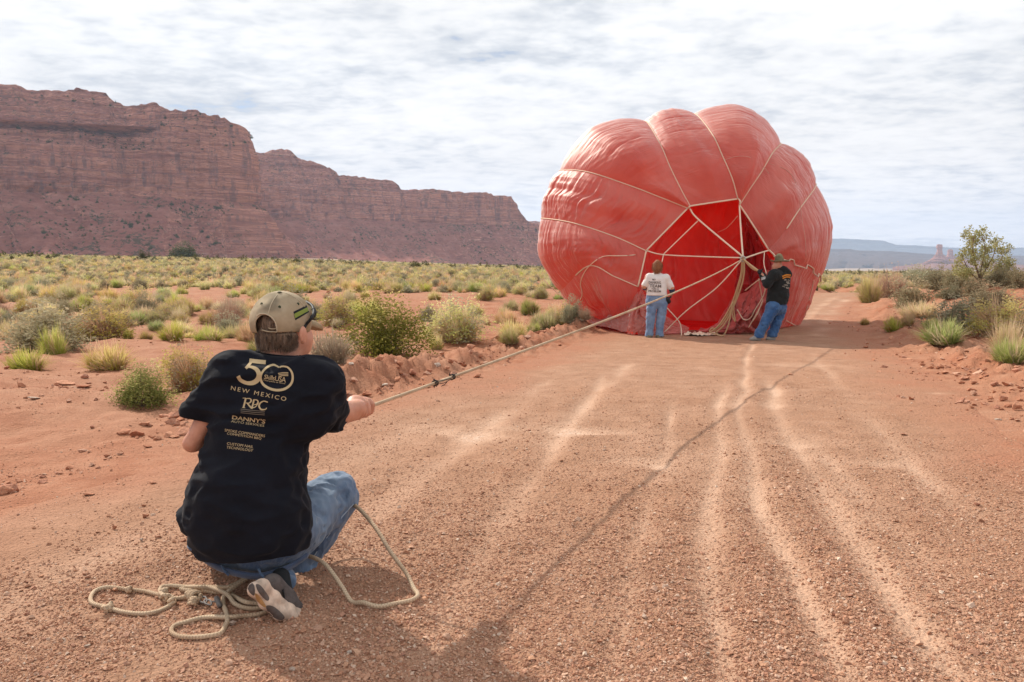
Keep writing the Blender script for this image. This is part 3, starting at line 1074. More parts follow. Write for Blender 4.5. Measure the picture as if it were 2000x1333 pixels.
drape('crumpled_cloth', [(1330, 655, 17.6), (1400, 654, 17.5), (1450, 655, 17.5), (1505, 652, 17.6)], [(1395, 640, 19.0), (1430, 590, 18.6), (1462, 560, 18.3), (1512, 500, 18.1)], M_FABD, 0.20, 7, 61, belly=0.25)
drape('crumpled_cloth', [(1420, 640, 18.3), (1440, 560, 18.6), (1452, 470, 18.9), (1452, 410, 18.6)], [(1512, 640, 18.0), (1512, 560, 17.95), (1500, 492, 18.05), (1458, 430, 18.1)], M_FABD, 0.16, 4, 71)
drape('cloth_skirt', [(1226, 652, 17.3), (1255, 660, 17.15), (1290, 657, 17.3), (1345, 656, 17.5)], [(1247, 562, 18.0), (1262, 575, 18.1), (1290, 610, 18.9), (1345, 640, 18.9)], M_FAB, 0.13, 6, 81, belly=0.1)
drape('cloth_skirt', [(1128, 634, 20.2), (1165, 637, 18.9), (1200, 643, 18.2), (1232, 655, 17.4)], [(1128, 610, 21.2), (1165, 615, 20.4), (1200, 600, 19.3), (1247, 566, 18.05)], M_FAB, 0.10, 7, 91, belly=0.1)
# pale lining and tangled webbing on the road below the mouth
drape('mouth_lining', [(1336, 658, 17.0), (1360, 659, 16.95), (1385, 658, 17.0), (1400, 656, 17.1)], [(1340, 651, 17.5), (1362, 650, 17.6), (1385, 651, 17.6), (1400, 651, 17.5)], M_TAPE, 0.05, 6, 95, nu=16, nv=50)
# the layer of cloth that hangs inside the mouth
drape('inner_curtain', [(1225, 648, 19.3), (1270, 650, 19.9), (1350, 650, 20.4), (1430, 648, 20.2), (1510, 645, 19.4)], [(1235, 480, 19.4), (1290, 420, 20.0), (1370, 350, 20.5), (1440, 350, 20.2), (1500, 420, 19.4)], M_FAB, 0.22, 5, 101, nu=80, nv=140)

# ---------------------------------------------------------------- plants
def leaf_mat(name, lo, hi, tip, tipamt=0.6, trans=0.35):
    m, t = new_mat(name)
    uv = t.n('ShaderNodeUVMap').outputs[0]
    s = t.n('ShaderNodeSeparateXYZ', ins={0: uv})
    oi = t.n('ShaderNodeObjectInfo').outputs['Random']
    c = t.mix(s.outputs[0], lo, hi)
    c = t.mix(t.math('MULTIPLY', t.math('POWER', s.outputs[1], 1.6), tipamt), c, tip)
    hsv = t.n('ShaderNodeHueSaturation', ins={'Color': c, 'Hue': t.mapr(oi, 0, 1, 0.475, 0.515), 'Saturation': t.mapr(oi, 0, 1, 1.1, 0.8), 'Value': t.mapr(t.math('FRACT', t.math('MULTIPLY', oi, 7.3)), 0, 1, 0.8, 1.25)})
    d = t.n('ShaderNodeBsdfDiffuse', ins={'Color': hsv.outputs[0]})
    tr = t.n('ShaderNodeBsdfTranslucent', ins={'Color': hsv.outputs[0]})
    mx = t.n('ShaderNodeMixShader', ins={0: trans, 1: d.outputs[0], 2: tr.outputs[0]})
    t.out(mx.outputs[0])
    return m


ML = {
    'green': leaf_mat('green_blades', (0.22, 0.30, 0.035), (0.38, 0.47, 0.06), (0.62, 0.58, 0.22), 0.7, 0.45),
    'yellow': leaf_mat('yellow_green_blades', (0.36, 0.37, 0.08), (0.52, 0.52, 0.13), (0.74, 0.62, 0.29), 0.8, 0.45),
    'tan': leaf_mat('straw_blades', (0.46, 0.34, 0.19), (0.62, 0.46, 0.27), (0.76, 0.57, 0.36), 0.8, 0.4),
    'sage': leaf_mat('sage_leaves', (0.22, 0.205, 0.12), (0.38, 0.345, 0.21), (0.52, 0.45, 0.29), 0.6, 0.3),
    'leafy': leaf_mat('small_green_leaves', (0.13, 0.145, 0.030), (0.24, 0.25, 0.06), (0.40, 0.38, 0.12), 0.6, 0.4),
    'twig': leaf_mat('dry_twigs', (0.34, 0.24, 0.16), (0.52, 0.37, 0.25), (0.62, 0.46, 0.33), 0.6, 0.2),
    'juniper': leaf_mat('juniper_leaves', (0.06, 0.07, 0.025), (0.12, 0.125, 0.05), (0.19, 0.18, 0.08), 0.5, 0.2),
}
M_BARK = plain_mat('grey_bark', (0.23, 0.165, 0.12), 0.9, 30, 0.6, 0.01, (8, 0.35))


def blades(n, rnd, spread=1.0, wid=0.011, root=0.28, stiff=0.5, lmin=0.55, up=0.25):
    """unit dome of blades: radius 0.5, height 1 -> scaled per plant"""
    az = rnd.uniform(0, 2 * np.pi, n)
    ct = rnd.uniform(0, 1, n) ** 0.75
    th = np.arccos(ct) * spread
    L = rnd.uniform(lmin, 1.0, n)
    lump = 1 + 0.28 * np.sin(az * 3 + rnd.uniform(0, 6)) * np.sin(th) + 0.12 * np.sin(az * 7 + rnd.uniform(0, 6))
    lump = lump * (0.88 + 0.24 * rnd.random(n))
    tip = np.stack([0.5 * np.sin(th) * np.cos(az) * lump, 0.5 * np.sin(th) * np.sin(az) * lump, np.cos(th) * lump * 0.92], -1)
    lx = fbm(tip[:, 0] * 6 + rnd.uniform(0, 50), tip[:, 1] * 6, 2, 7, z=tip[:, 2] * 5)
    tip = tip * (L * (1 + 0.28 * lx))[:, None]
    rr = root * np.sqrt(rnd.random(n)) * 0.8
    r0 = np.stack([rr * np.cos(az + 0.5), rr * np.sin(az + 0.5), np.full(n, -0.03)], -1)
    mid = r0 * (1 - stiff) + tip * stiff
    mid[:, 2] += up * np.sin(th) * 0.35 * L
    side = np.stack([-np.sin(az + rnd.uniform(-1, 1, n)), np.cos(az + rnd.uniform(-1, 1, n)), rnd.uniform(-.3, .3, n)], -1)
    w_ = wid * rnd.uniform(0.6, 1.4, n)[:, None]
    V = np.stack([r0 - side * w_, r0 + side * w_, mid + side * w_ * 0.8, mid - side * w_ * 0.8, tip], 1)
    V = V.reshape(-1, 3)
    b = np.arange(n)[:, None] * 5
    Q4 = b + np.array([0, 1, 2, 3])
    T3 = b + np.array([3, 2, 4])
    u = np.repeat(rnd.random(n), 5)
    v = np.tile([0, 0, .6, .6, 1], n)
    return V, Q4, T3, np.stack([u, v], -1)


def leaves(n, rnd, size=0.03, shell=0.55, clumps=26, csp=0.17, flat=0.95, cone=0.0):
    """leaf quads gathered in clumps through a dome"""
    cth = rnd.uniform(0.02, 1, clumps)
    caz = rnd.uniform(0, 2 * np.pi, clumps)
    cr = rnd.uniform(shell, 1.0, clumps) * (1 + 0.22 * np.sin(caz * 2 + rnd.uniform(0, 6)) + 0.12 * np.sin(caz * 5 + rnd.uniform(0, 6)) + rnd.normal(0, 0.09, clumps))
    st = np.sqrt(1 - cth ** 2)
    C = np.stack([0.43 * cr * st * np.cos(caz), 0.43 * cr * st * np.sin(caz), flat * 0.86 * cr * cth + 0.05], -1)
    k = rnd.integers(0, clumps, n)
    c = C[k] + rnd.normal(0, csp * 0.5, (n, 3)) * np.array([0.8, 0.8, 1.2])
    c[:, 2] = np.abs(c[:, 2] - 0.02) + 0.01
    d1 = rnd.normal(0, 1, (n, 3))
    d1[:, 2] += 0.5
    d1 /= np.linalg.norm(d1, axis=1)[:, None]
    d2 = np.cross(d1, rnd.normal(0, 1, (n, 3)))
    d2 /= np.linalg.norm(d2, axis=1)[:, None]
    s = size * rnd.uniform(0.6, 1.4, n)[:, None]
    V = np.stack([c - d1 * s, c + d2 * s * 0.45, c + d1 * s, c - d2 * s * 0.45], 1).reshape(-1, 3)
    Q4 = np.arange(n)[:, None] * 4 + np.arange(4)
    u = np.repeat(0.6 * rnd.random(n) + 0.4 * (k % 5) / 4, 4)
    v = np.repeat(np.clip(c[:, 2], 0, 1), 4)
    return V, Q4, np.stack([u, v], -1), C


def stems(C, rnd, r=0.008, sides=4, root=0.08):
    out = []
    for c in C:
        p0 = np.array([rnd.uniform(-root, root), rnd.uniform(-root, root), -0.03])
        m_ = (p0 + c) / 2 + np.array([rnd.uniform(-.05, .05), rnd.uniform(-.05, .05), 0.06])
        out.append(tube('x', [p0, m_, c], r, None, None, sides, 3, rfun=lambda t: 1 - 0.65 * t, ret=True))
    return join(out)


def bush_mesh(kind, seed, lod=1.0):
    r = np.random.default_rng(seed)
    Vs, Q4, T3, UV, mi4, mi3 = [], [], [], [], [], []
    mats = []

    def add(V, q, t3, uv, mat):
        o = sum(len(v) for v in Vs)
        if mat not in mats:
            mats.append(mat)
        Vs.append(V)
        UV.append(uv)
        if q is not None and len(q):
            Q4.append(q + o)
            mi4.append(np.full(len(q), mats.index(mat)))
        if t3 is not None and len(t3):
            T3.append(t3 + o)
            mi3.append(np.full(len(t3), mats.index(mat)))
    wk = 1.0 / math.sqrt(lod)
    if kind == 'green':
        V, q, t3, uv = blades(int(1500 * lod), r, 0.95, 0.007 * wk)
        add(V, q, t3, uv, ML['green'])
        V, q, t3, uv = blades(int(350 * lod), r, 1.0, 0.006 * wk)
        add(V * 1.06, q, t3, uv, ML['tan'])
    elif kind == 'yellow':
        V, q, t3, uv = blades(int(1100 * lod), r, 1.0, 0.007 * wk)
        add(V, q, t3, uv, ML['yellow'])
        V, q, t3, uv = blades(int(600 * lod), r, 1.0, 0.006 * wk)
        add(V * 1.05, q, t3, uv, ML['tan'])
        V, q, t3, uv = blades(int(300 * lod), r, 0.9, 0.007 * wk)
        add(V * 0.8, q, t3, uv, ML['green'])
    elif kind == 'tan':
        V, q, t3, uv = blades(int(1300 * lod), r, 1.0, 0.006 * wk)
        add(V, q, t3, uv, ML['tan'])
        V, q, t3, uv = blades(int(500 * lod), r, 0.9, 0.006 * wk)
        add(V * 0.85, q, t3, uv, ML['yellow'])
        V, q, t3, uv = blades(int(200 * lod), r, 0.9, 0.006 * wk)
        add(V * 0.7, q, t3, uv, ML['sage'])
    elif kind == 'sage':
        V, q, uv, C = leaves(int(2600 * lod), r, 0.028 * wk, clumps=60, csp=0.15)
        add(V, q, None, uv, ML['sage'])
        V, q, t3, uv = blades(int(700 * lod), r, 1.05, 0.006 * wk)
        add(V * 1.0, q, t3, uv, ML['sage'])
        V, q = stems(C[:16 if lod > .5 else 4], r)
        add(V, q, None, np.zeros((len(V), 2)), M_BARK)
    elif kind == 'twig':
        V, q, t3, uv = blades(int(1500 * lod), r, 1.1, 0.0045 * wk, stiff=0.6)
        add(V, q, t3, uv, ML['twig'])
        V, q, uv, C = leaves(int(500 * lod), r, 0.02 * wk, clumps=40)
        add(V, q, None, uv, ML['tan'])
        V, q = stems(C[:14 if lod > .5 else 4], r, 0.006)
        add(V, q, None, np.zeros((len(V), 2)), M_BARK)
    elif kind == 'leafy':
        V, q, uv, C = leaves(int(7500 * lod), r, 0.019 * wk, clumps=110, csp=0.16, shell=0.45)
        add(V, q, None, uv, ML['leafy'])
        V, q, uv, C2 = leaves(int(900 * lod), r, 0.019 * wk, clumps=60, csp=0.12, shell=0.85)
        add(V, q, None, uv, ML['yellow'])
        V, q = stems(C[:46 if lod > .5 else 5], r, 0.007)
        add(V, q, None, np.zeros((len(V), 2)), M_BARK)
    elif kind == 'rabbit':
        V, q, t3, uv = blades(int(1600 * lod), r, 1.0, 0.005 * wk, root=0.2, stiff=0.55)
        add(V, q, t3, uv, ML['tan'])
        V, q, uv, C = leaves(int(2600 * lod), r, 0.022 * wk, clumps=70, csp=0.13, shell=0.75)
        add(V, q, None, uv, ML['yellow'])
        V, q, uv, C = leaves(int(1500 * lod), r, 0.022 * wk, clumps=60, csp=0.15, shell=0.6)
        add(V, q, None, uv, ML['sage'])
        V, q = stems(C[:20 if lod > .5 else 4], r, 0.006)
        add(V, q, None, np.zeros((len(V), 2)), M_BARK)
    elif kind == 'juniper':
        V, q, uv, C = leaves(int(3600 * lod), r, 0.035 * wk, clumps=46, csp=0.2, shell=0.4)
        add(V, q, None, uv, ML['juniper'])
        V, q = stems(C[:8], r, 0.012)
        add(V, q, None, np.zeros((len(V), 2)), M_BARK)
    Qs = ([np.vstack(Q4)] if Q4 else []) + ([np.vstack(T3)] if T3 else [])
    me = mesh_np(kind + '_shrub', np.vstack(Vs), Qs, None, uv=np.vstack(UV), mesh_only=True, smooth=False)
    for m_ in mats:
        me.materials.append(m_)
    me.polygons.foreach_set('material_index', np.concatenate(mi4 + mi3).astype(np.int32))
    return me


BM = {}
for k_, n_ in (('green', 3), ('yellow', 3), ('tan', 3), ('sage', 3), ('twig', 2), ('rabbit', 2), ('leafy', 2), ('juniper', 1)):
    BM[k_] = [bush_mesh(k_, 100 + 10 * i + len(k_), 1.0) for i in range(n_)]
BMF = {k_: [bush_mesh(k_, 500 + 10 * i + len(k_), 0.16) for i in range(2)] for k_ in ('green', 'yellow', 'tan', 'sage', 'twig', 'rabbit', 'juniper')}

PLANTS = 0
OCC = []


def put_bush(kind, px, py, wpx, hpx, label, cat='shrub', group=None, far=False, sink=0.0):
    """base centre at (px, py) of the photograph, size in its pixels"""
    global PLANTS
    g = ground_at(px, py)
    f = g.y / FPX
    lib = BMF if far else BM
    me = lib[kind][PLANTS % len(lib[kind])]
    PLANTS += 1
    names = {'green': 'grass_tussock', 'yellow': 'grass_tussock', 'tan': 'dry_grass_tussock', 'sage': 'sagebrush', 'twig': 'dry_shrub', 'rabbit': 'rabbitbrush', 'leafy': 'leafy_shrub', 'juniper': 'juniper_bush'}
    o = bpy.data.objects.new(names[kind], me)
    o.location = (g.x, g.y + wpx * f * 0.35, float(terrain(g.x, g.y + wpx * f * 0.35)) - 0.01)
    o.scale = (wpx * f * 1.22, wpx * f * 1.1, hpx * f * 1.15)
    o.rotation_euler = (0, 0, random.uniform(0, 6.28))
    COL.objects.link(o)
    tag(o, label, cat, group)
    OCC.append((o.location.x, o.location.y, wpx * f * 0.5))
    return o


random.seed(4)
HB = [
    # kind, px, py(base), width, height, label
    ('green', 30, 722, 95, 52, 'bright green tussock cut by the left edge of the picture'),
    ('green', 97, 697, 58, 62, 'tall vivid green tussock in front of the grey sagebrush on the far left'),
    ('sage', 60, 690, 175, 92, 'large dark grey green sagebrush at the left edge behind green tussocks'),
    ('rabbit', 172, 668, 130, 68, 'wide straw and green bush right of the large left edge sagebrush'),
    ('yellow', 192, 727, 105, 56, 'rounded straw tipped tussock on red dirt, lowest on the left beside the sagebrush'),
    ('leafy', 262, 798, 120, 76, 'low woody shrub with small olive leaves, nearest shrub to the crouching person'),
    ('rabbit', 352, 770, 110, 84, 'brownish dry bush behind the left sleeve of the crouching person'),
    ('green', 327, 673, 62, 38, 'compact dome shaped green tussock, left one of a pair on red dirt'),
    ('green', 397, 671, 80, 36, 'wide dome shaped green tussock, right one of a pair left of the cap'),
    ('green', 246, 664, 26, 23, 'small vivid green tuft on its own near the pair of dome tussocks'),
    ('twig', 440, 645, 68, 58, 'grey twiggy bush just left of the tan cap'),
    ('tan', 478, 668, 70, 50, 'pinkish straw bush directly left of the head'),
    ('twig', 636, 712, 110, 72, 'dry pinkish brown twiggy bush touching the face and shoulder'),
    ('leafy', 742, 700, 160, 116, 'largest dark green leafy shrub right of the cap above the dirt berm'),
    ('rabbit', 650, 640, 75, 60, 'pale green bush partly hidden behind the largest leafy shrub'),
    ('rabbit', 884, 676, 125, 80, 'big straw and green rabbitbrush on the berm right of the leafy shrub'),
    ('yellow', 850, 682, 36, 34, 'small yellow green tuft in front of the big rabbitbrush'),
    ('sage', 835, 628, 50, 32, 'small grey bush between leafy shrub and rabbitbrush, slightly behind'),
    ('tan', 988, 630, 66, 34, 'rounded straw coloured tussock right of the big rabbitbrush'),
    ('green', 1034, 616, 52, 34, 'green bush left of the balloon edge beside a straw tussock'),
    ('tan', 1084, 624, 44, 32, 'straw tussock in front of the lower left edge of the balloon'),
    ('sage', 1116, 630, 48, 44, 'tall grey green bush against the lower left of the balloon'),
    ('twig', 1142, 634, 40, 28, 'low dry brown bush at the foot of the balloon'),
    ('green', 582, 574, 68, 22, 'green straw fringed tussock directly above and behind the cap'),
    ('yellow', 1060, 585, 30, 14, 'yellow green tuft close to the left flank of the balloon'),
    ('yellow', 712, 580, 26, 14, 'bright yellow tuft on bare dirt right of the cap'),
    ('yellow', 680, 580, 30, 20, 'rounded olive tuft beside a bright yellow one right of the cap'),
    ('juniper', 346, 506, 66, 28, 'dark wide juniper on the skyline of the scrub plain'),
    ('juniper', 277, 510, 24, 17, 'small dark conical juniper left of the wide skyline juniper'),
    ('juniper', 812, 527, 26, 13, 'dark round bush on the far scrub line left of centre'),
    ('juniper', 580, 516, 22, 10, 'low dark green bush at the back of the plain above the cap'),
    ('sage', 12, 565, 42, 22, 'dark sage bush at the left edge halfway up the plain'),
    ('yellow', 70, 562, 46, 28, 'yellow green bush near the left edge halfway up the plain'),
    ('green', 220, 562, 36, 20, 'dark green tussock in mid plain above the dome tussock pair'),
    ('yellow', 142, 562, 30, 22, 'rounded yellow green tussock left of the dark green one in mid plain'),
    ('sage', 268, 566, 40, 20, 'greyish bush right of the dark green mid plain tussock'),
    ('green', 452, 582, 34, 18, 'dark green tussock behind and left of the cap'),
    ('green', 348, 576, 22, 16, 'small round green tussock on the bare band left of the cap'),
    ('tan', 200, 596, 34, 20, 'rounded tan tussock on the bare band at left'),
    ('green', 52, 616, 40, 20, 'yellow green dome behind the left edge sagebrush'),
    ('yellow', 232, 630, 54, 26, 'soft yellow green dome up plain from the pair of dome tussocks'),
    ('tan', 272, 622, 60, 26, 'soft tan dome right of the yellow green dome in the left plain'),
    ('green', 300, 648, 40, 22, 'green low tuft behind the left one of the dome tussock pair'),
    # right bank
    ('yellow', 1706, 592, 44, 44, 'yellow flowering bush at the road edge left of the mound'),
    ('twig', 1752, 582, 70, 46, 'tan twiggy bush at the left end of the mound'),
    ('sage', 1792, 598, 68, 42, 'blue grey sagebrush in the middle of the mound face'),
    ('sage', 1805, 557, 66, 30, 'dark olive bush, left one of three along the mound top'),
    ('sage', 1848, 562, 62, 32, 'dark olive bush, middle one of three along the mound top'),
    ('sage', 1884, 560, 54, 26, 'dark olive bush, right one of three along the mound top before the tree'),
    ('sage', 1868, 582, 50, 26, 'small grey green bush below the tree on the mound'),
    ('sage', 1912, 578, 44, 24, 'round grey green bush right below the tree trunk'),
    ('sage', 1948, 602, 84, 32, 'wide sage bush on the right bank below the tree'),
    ('sage', 1965, 562, 50, 28, 'grey bush at the foot of the tree on its right'),
    ('sage', 1994, 566, 34, 30, 'dark grey bush cut by the right edge beside the tree'),
    ('tan', 1812, 626, 84, 30, 'pale golden grass clump on the red slope of the right bank'),
    ('green', 1752, 646, 40, 24, 'dark green tuft in shade at the foot of the right bank'),
    ('tan', 1778, 638, 28, 22, 'small straw tuft beside the dark green one on the right bank'),
    ('green', 1826, 652, 36, 18, 'low dark tuft between golden clump and dome on the right bank'),
    ('green', 1860, 678, 84, 38, 'green dome with pinkish tips on the right bank by the berm'),
    ('sage', 1898, 652, 100, 52, 'big dark olive bush on the right bank, left of a pair'),
    ('rabbit', 1976, 664, 104, 58, 'big olive and straw bush at the right edge, right of a pair'),
    ('tan', 1985, 700, 70, 66, 'tall dry straw bush at the right edge behind a bright tuft'),
    ('green', 1984, 712, 66, 44, 'brightest green tuft at the right edge of the road'),
    ('yellow', 1692, 636, 18, 12, 'tiny yellow tuft among stones right of the balloon'),
    ('juniper', 1630, 566, 18, 10, 'small dark bush beyond the road crest right of the balloon'),
    ('juniper', 1594, 569, 12, 13, 'dark bush half hidden by the right edge of the balloon'),
]
for k_, px, py, wd, ht, lb in HB:
    if px > 1690:
        wd, ht = wd * 1.18, ht * 1.28
    put_bush(k_, px, py, wd, ht, lb, group='shrubs and tussocks of the desert scrub')


def bare(px, py, x, y, z):
    if (xl(y) - 0.7 < x < xr(y) + 0.9) and y < 52:
        return 1.0
    v = 0.0
    if 560 < px < 980 and py > 640:
        return 1.0
    if py > 600 and px < 760:
        v = 0.12 if py < 665 else 0.5
    if 540 < px < 1090 and 573 < py < 604:
        v = 0.93
    if 740 < px < 1060 and 598 < py < 650:
        v = 0.95
    if 225 < px < 480 and 668 < py < 730:
        v = 0.97
    if py > 730 and px < 900:
        v = 0.995
    if px < 240 and py > 700:
        v = 0.97
    if 200 < px < 480 and 562 < py < 592:
        v = 0.80
    if px > 1640 and py > 545 and y < 48:
        v = 0.93
    return v


rs = np.random.default_rng(12)
cand = []
NC = 64000
yy_ = np.sqrt(rs.uniform(9.0 ** 2, 215 ** 2, NC))
xx_ = rs.uniform(-1.02, 1.0, NC) * yy_
zz_ = terrain(xx_, yy_)
dens = fbm(xx_ * 0.07, yy_ * 0.07, 3, 77)
kn = fbm(xx_ * 0.05, yy_ * 0.05, 2, 87)
for i in range(NC):
    x, y, z = xx_[i], yy_[i], zz_[i]
    px, py = to_px(x, y, z)
    if rs.random() < bare(px, py, x, y, z):
        continue
    if rs.random() > 0.84 + 0.35 * dens[i]:
        continue
    if y < 200 and 1110 < px < 1570 and y > 19:
        if rs.random() < 0.7:
            continue
    wdt = rs.uniform(0.4, 1.1) * (1.0 if y > 20 else 0.75) * (1.25 if y > 80 else 1.0)
    if any((x - a) ** 2 + (y - b) ** 2 < (c + wdt * 0.4) ** 2 for a, b, c in OCC[:len(HB)]):
        continue
    r_ = rs.random() + 0.12 * kn[i]
    kind = 'yellow' if r_ < 0.26 else 'green' if r_ < 0.42 else 'tan' if r_ < 0.66 else 'sage' if r_ < 0.82 else 'rabbit' if r_ < 0.93 else 'twig'
    if y > 55:
        r_ = rs.random() + 0.1 * kn[i]
        kind = 'tan' if r_ < 0.38 else 'sage' if r_ < 0.58 else 'rabbit' if r_ < 0.74 else 'yellow' if r_ < 0.9 else 'green'
        wdt *= 0.86
    if y > 120 and rs.random() < 0.05:
        kind = 'juniper'
        wdt *= 1.3
    vis = 1.0 if (-20 < px < 2020 and not (1060 < px < 1610 and y > 20)) else 0.0
    cand.append((vis * wdt / y, x, y, z, wdt, kind, px, py))
cand.sort(key=lambda c: -c[0])
names_ = {'green': ('grass_tussock', 'green grass tussock'), 'yellow': ('grass_tussock', 'yellow green grass tussock'), 'tan': ('dry_grass_tussock', 'straw coloured dry tussock'), 'sage': ('sagebrush', 'grey green sagebrush'),
          'rabbit': ('rabbitbrush', 'straw and green rabbitbrush'), 'twig': ('dry_shrub', 'brown twiggy dry shrub'), 'juniper': ('juniper_bush', 'dark green juniper bush')}


LM = [('the wide skyline juniper', 346, 490), ('the small skyline juniper', 277, 502), ('the tan cap', 552, 590), ('the left sleeve', 375, 800), ('the big left edge sagebrush', 60, 650),
      ('the left dome tussock of the pair', 327, 655), ('the right dome tussock of the pair', 397, 655), ('the lone vivid tuft', 246, 655), ('the large leafy shrub', 742, 640), ('the big rabbitbrush on the berm', 884, 640),
      ('the green bush near the balloon', 1034, 600), ('the lower left of the balloon', 1116, 610), ('the flagstone cairn', 641, 578), ('the black cord tie', 866, 742), ('the pale cream stone', 853, 714),
      ('the nearest leafy shrub', 262, 760), ('the top left end of the plain', 10, 510), ('the left picture edge', 0, 600), ('the end of the far cliff', 1010, 500), ('the notch between both mesas', 480, 500),
      ('the tree', 1918, 540), ('the round red boulder', 1944, 756), ('the brightest right edge tuft', 1984, 700), ('the green dome on the right bank', 1860, 665), ('the lonely tiny yellow tuft', 1692, 632),
      ('the balloon right edge', 1600, 560), ('the road crest', 1650, 570), ('the tall butte', 1835, 500), ('the holding hand', 708, 800), ('the bare left elbow', 368, 880), ('the flat red brown slab', 278, 828), ('the broad red slab', 320, 812), ('the pale left dirt stone', 62, 790), ('the long embedded lower left stone', 170, 973), ('the dark stone by the hip', 283, 1021), ('the embedded stone by the shirt', 295, 950), ('the thin left shoulder stone', 178, 830), ('the shirt print', 470, 840), ('the wide red berm clod', 805, 726), ('the long low berm slab', 1028, 662), ('the cracked red block', 1962, 786), ('the broad orange slab', 1848, 730), ('the low stone by the hand', 715, 775), ('the rope coil', 400, 1200), ('the straw tipped tussock', 192, 710),
      ('the far left bottom corner', 0, 950), ('the layered right edge block', 1988, 800), ('the grey rock ledges', 140, 755), ('the smooth red boulder', 920, 680), ('the far tussock above the cap', 582, 562),
      ('the bright yellow tuft', 712, 574), ('the far round dark bush', 812, 520), ('the dark mid plain tussock', 220, 552), ('the left end of the mound', 1752, 570), ('the thin dark road plate', 1766, 853)]
TAKEN = {}


def where_label(desc, px, py):
    """words that place a thing against what stands nearest to it in view"""
    ds = sorted(LM, key=lambda q: (q[1] - px) ** 2 + (2.2 * (q[2] - py)) ** 2)

    def rel(q):
        dx, dy = px - q[1], (py - q[2]) * 2.0
        r_ = math.hypot(dx, dy)
        side = 'left' if dx < 0 else 'right'
        if abs(dx) > 2.2 * abs(dy):
            w1 = side + ' of'
        elif abs(dy) > 2.2 * abs(dx):
            w1 = 'above' if dy < 0 else 'below'
        else:
            w1 = ('upper ' if dy < 0 else 'lower ') + side + ' of'
        return ('close ' if r_ < 28 else '' if r_ < 75 else 'well ' if r_ < 150 else 'far ') + w1 + ' ' + q[0]
    for k_ in range(3):
        lab = desc + ' ' + rel(ds[k_])
        if TAKEN.get(lab, 0) == 0 and len(lab.split()) <= 16:
            break
    else:
        lab = desc + ' ' + rel(ds[0])
    TAKEN[lab] = TAKEN.get(lab, 0) + 1
    return lab


used = {}
for c in cand[:232]:
    _, x, y, z, wdt, kind, px, py = c
    lod_far = (wdt / y * FPX) < 34
    lib = BMF if (lod_far and kind in BMF) else BM
    me = lib[kind][int(rs.integers(0, len(lib[kind])))]
    nm, desc = names_[kind]
    o = bpy.data.objects.new(nm, me)
    o.location = (x, y, z - 0.01)
    ht = wdt * rs.uniform(0.45, 0.75)
    o.scale = (wdt, wdt * rs.uniform(0.85, 1.1), ht)
    o.rotation_euler = (0, 0, rs.uniform(0, 6.28))
    COL.objects.link(o)
    size = 'small' if wdt < 0.5 else 'wide' if wdt > 0.8 else 'middling'
    tag(o, where_label(size + ' ' + desc, px, py), 'shrub', 'shrubs and tussocks of the desert scrub')


# everything beyond the largest three hundred: one mass of scrub
def instancer(name, pts, scl, rot, idx, sources, label):
    me = bpy.data.meshes.new(name)
    me.vertices.add(len(pts))
    me.vertices.foreach_set('co', np.asarray(pts, np.float32).ravel())
    for k, dt, arr in (('scl', 'FLOAT_VECTOR', scl), ('rot', 'FLOAT_VECTOR', rot)):
        at = me.attributes.new(k, dt, 'POINT')
        at.data.foreach_set('vector', np.asarray(arr, np.float32).ravel())
    at = me.attributes.new('idx', 'INT', 'POINT')
    at.data.foreach_set('value', np.asarray(idx, np.int32))
    o = link(name, me)
    coll = bpy.data.collections.new(name + '_kinds')
    for i, s in enumerate(sources):
        so = bpy.data.objects.new('%s_kind_%02d' % (name, i), s)
        coll.objects.link(so)
    ng = bpy.data.node_groups.new(name + '_scatter', 'GeometryNodeTree')
    ng.interface.new_socket('Geometry', in_out='INPUT', socket_type='NodeSocketGeometry')
    ng.interface.new_socket('Geometry', in_out='OUTPUT', socket_type='NodeSocketGeometry')
    N = ng.nodes
    gi, go = N.new('NodeGroupInput'), N.new('NodeGroupOutput')
    iop = N.new('GeometryNodeInstanceOnPoints')
    ci = N.new('GeometryNodeCollectionInfo')
    ci.inputs['Collection'].default_value = coll
    ci.inputs['Separate Children'].default_value = True
    ci.inputs['Reset Children'].default_value = True

    def na(nm_, dt):
        a = N.new('GeometryNodeInputNamedAttribute')
        a.data_type = dt
        a.inputs['Name'].default_value = nm_
        return a
    a1, a2, a3 = na('scl', 'FLOAT_VECTOR'), na('rot', 'FLOAT_VECTOR'), na('idx', 'INT')

    def so_(nd):
        return [q for q in nd.outputs if q.enabled and q.name == 'Attribute'][0]
    L = ng.links
    L.new(gi.outputs[0], iop.inputs['Points'])
    L.new(ci.outputs[0], iop.inputs['Instance'])
    iop.inputs['Pick Instance'].default_value = True
    L.new(so_(a3), iop.inputs['Instance Index'])
    L.new(so_(a2), iop.inputs['Rotation'])
    L.new(so_(a1), iop.inputs['Scale'])
    L.new(iop.outputs[0], go.inputs[0])
    md = o.modifiers.new('scatter', 'NODES')
    md.node_group = ng
    return tag(o, label, None, None, 'stuff')


rest = cand[232:]
kl = list(BMF.keys())
srcs = [BMF[k_][i] for k_ in kl for i in range(2)]
pts = [(c[1], c[2], c[3] - 0.02) for c in rest]
wds = np.array([c[4] for c in rest])
hh = wds * rs.uniform(0.45, 0.75, len(rest))
instancer('desert_scrub', pts, np.stack([wds, wds, hh], -1), np.stack([0 * wds, 0 * wds, rs.uniform(0, 6.28, len(rest))], -1),
          [kl.index(c[5]) * 2 + int(rs.integers(0, 2)) for c in rest], srcs, 'dense low desert scrub covering the plain to its far edge')
print('scrub', len(cand), len(rest))
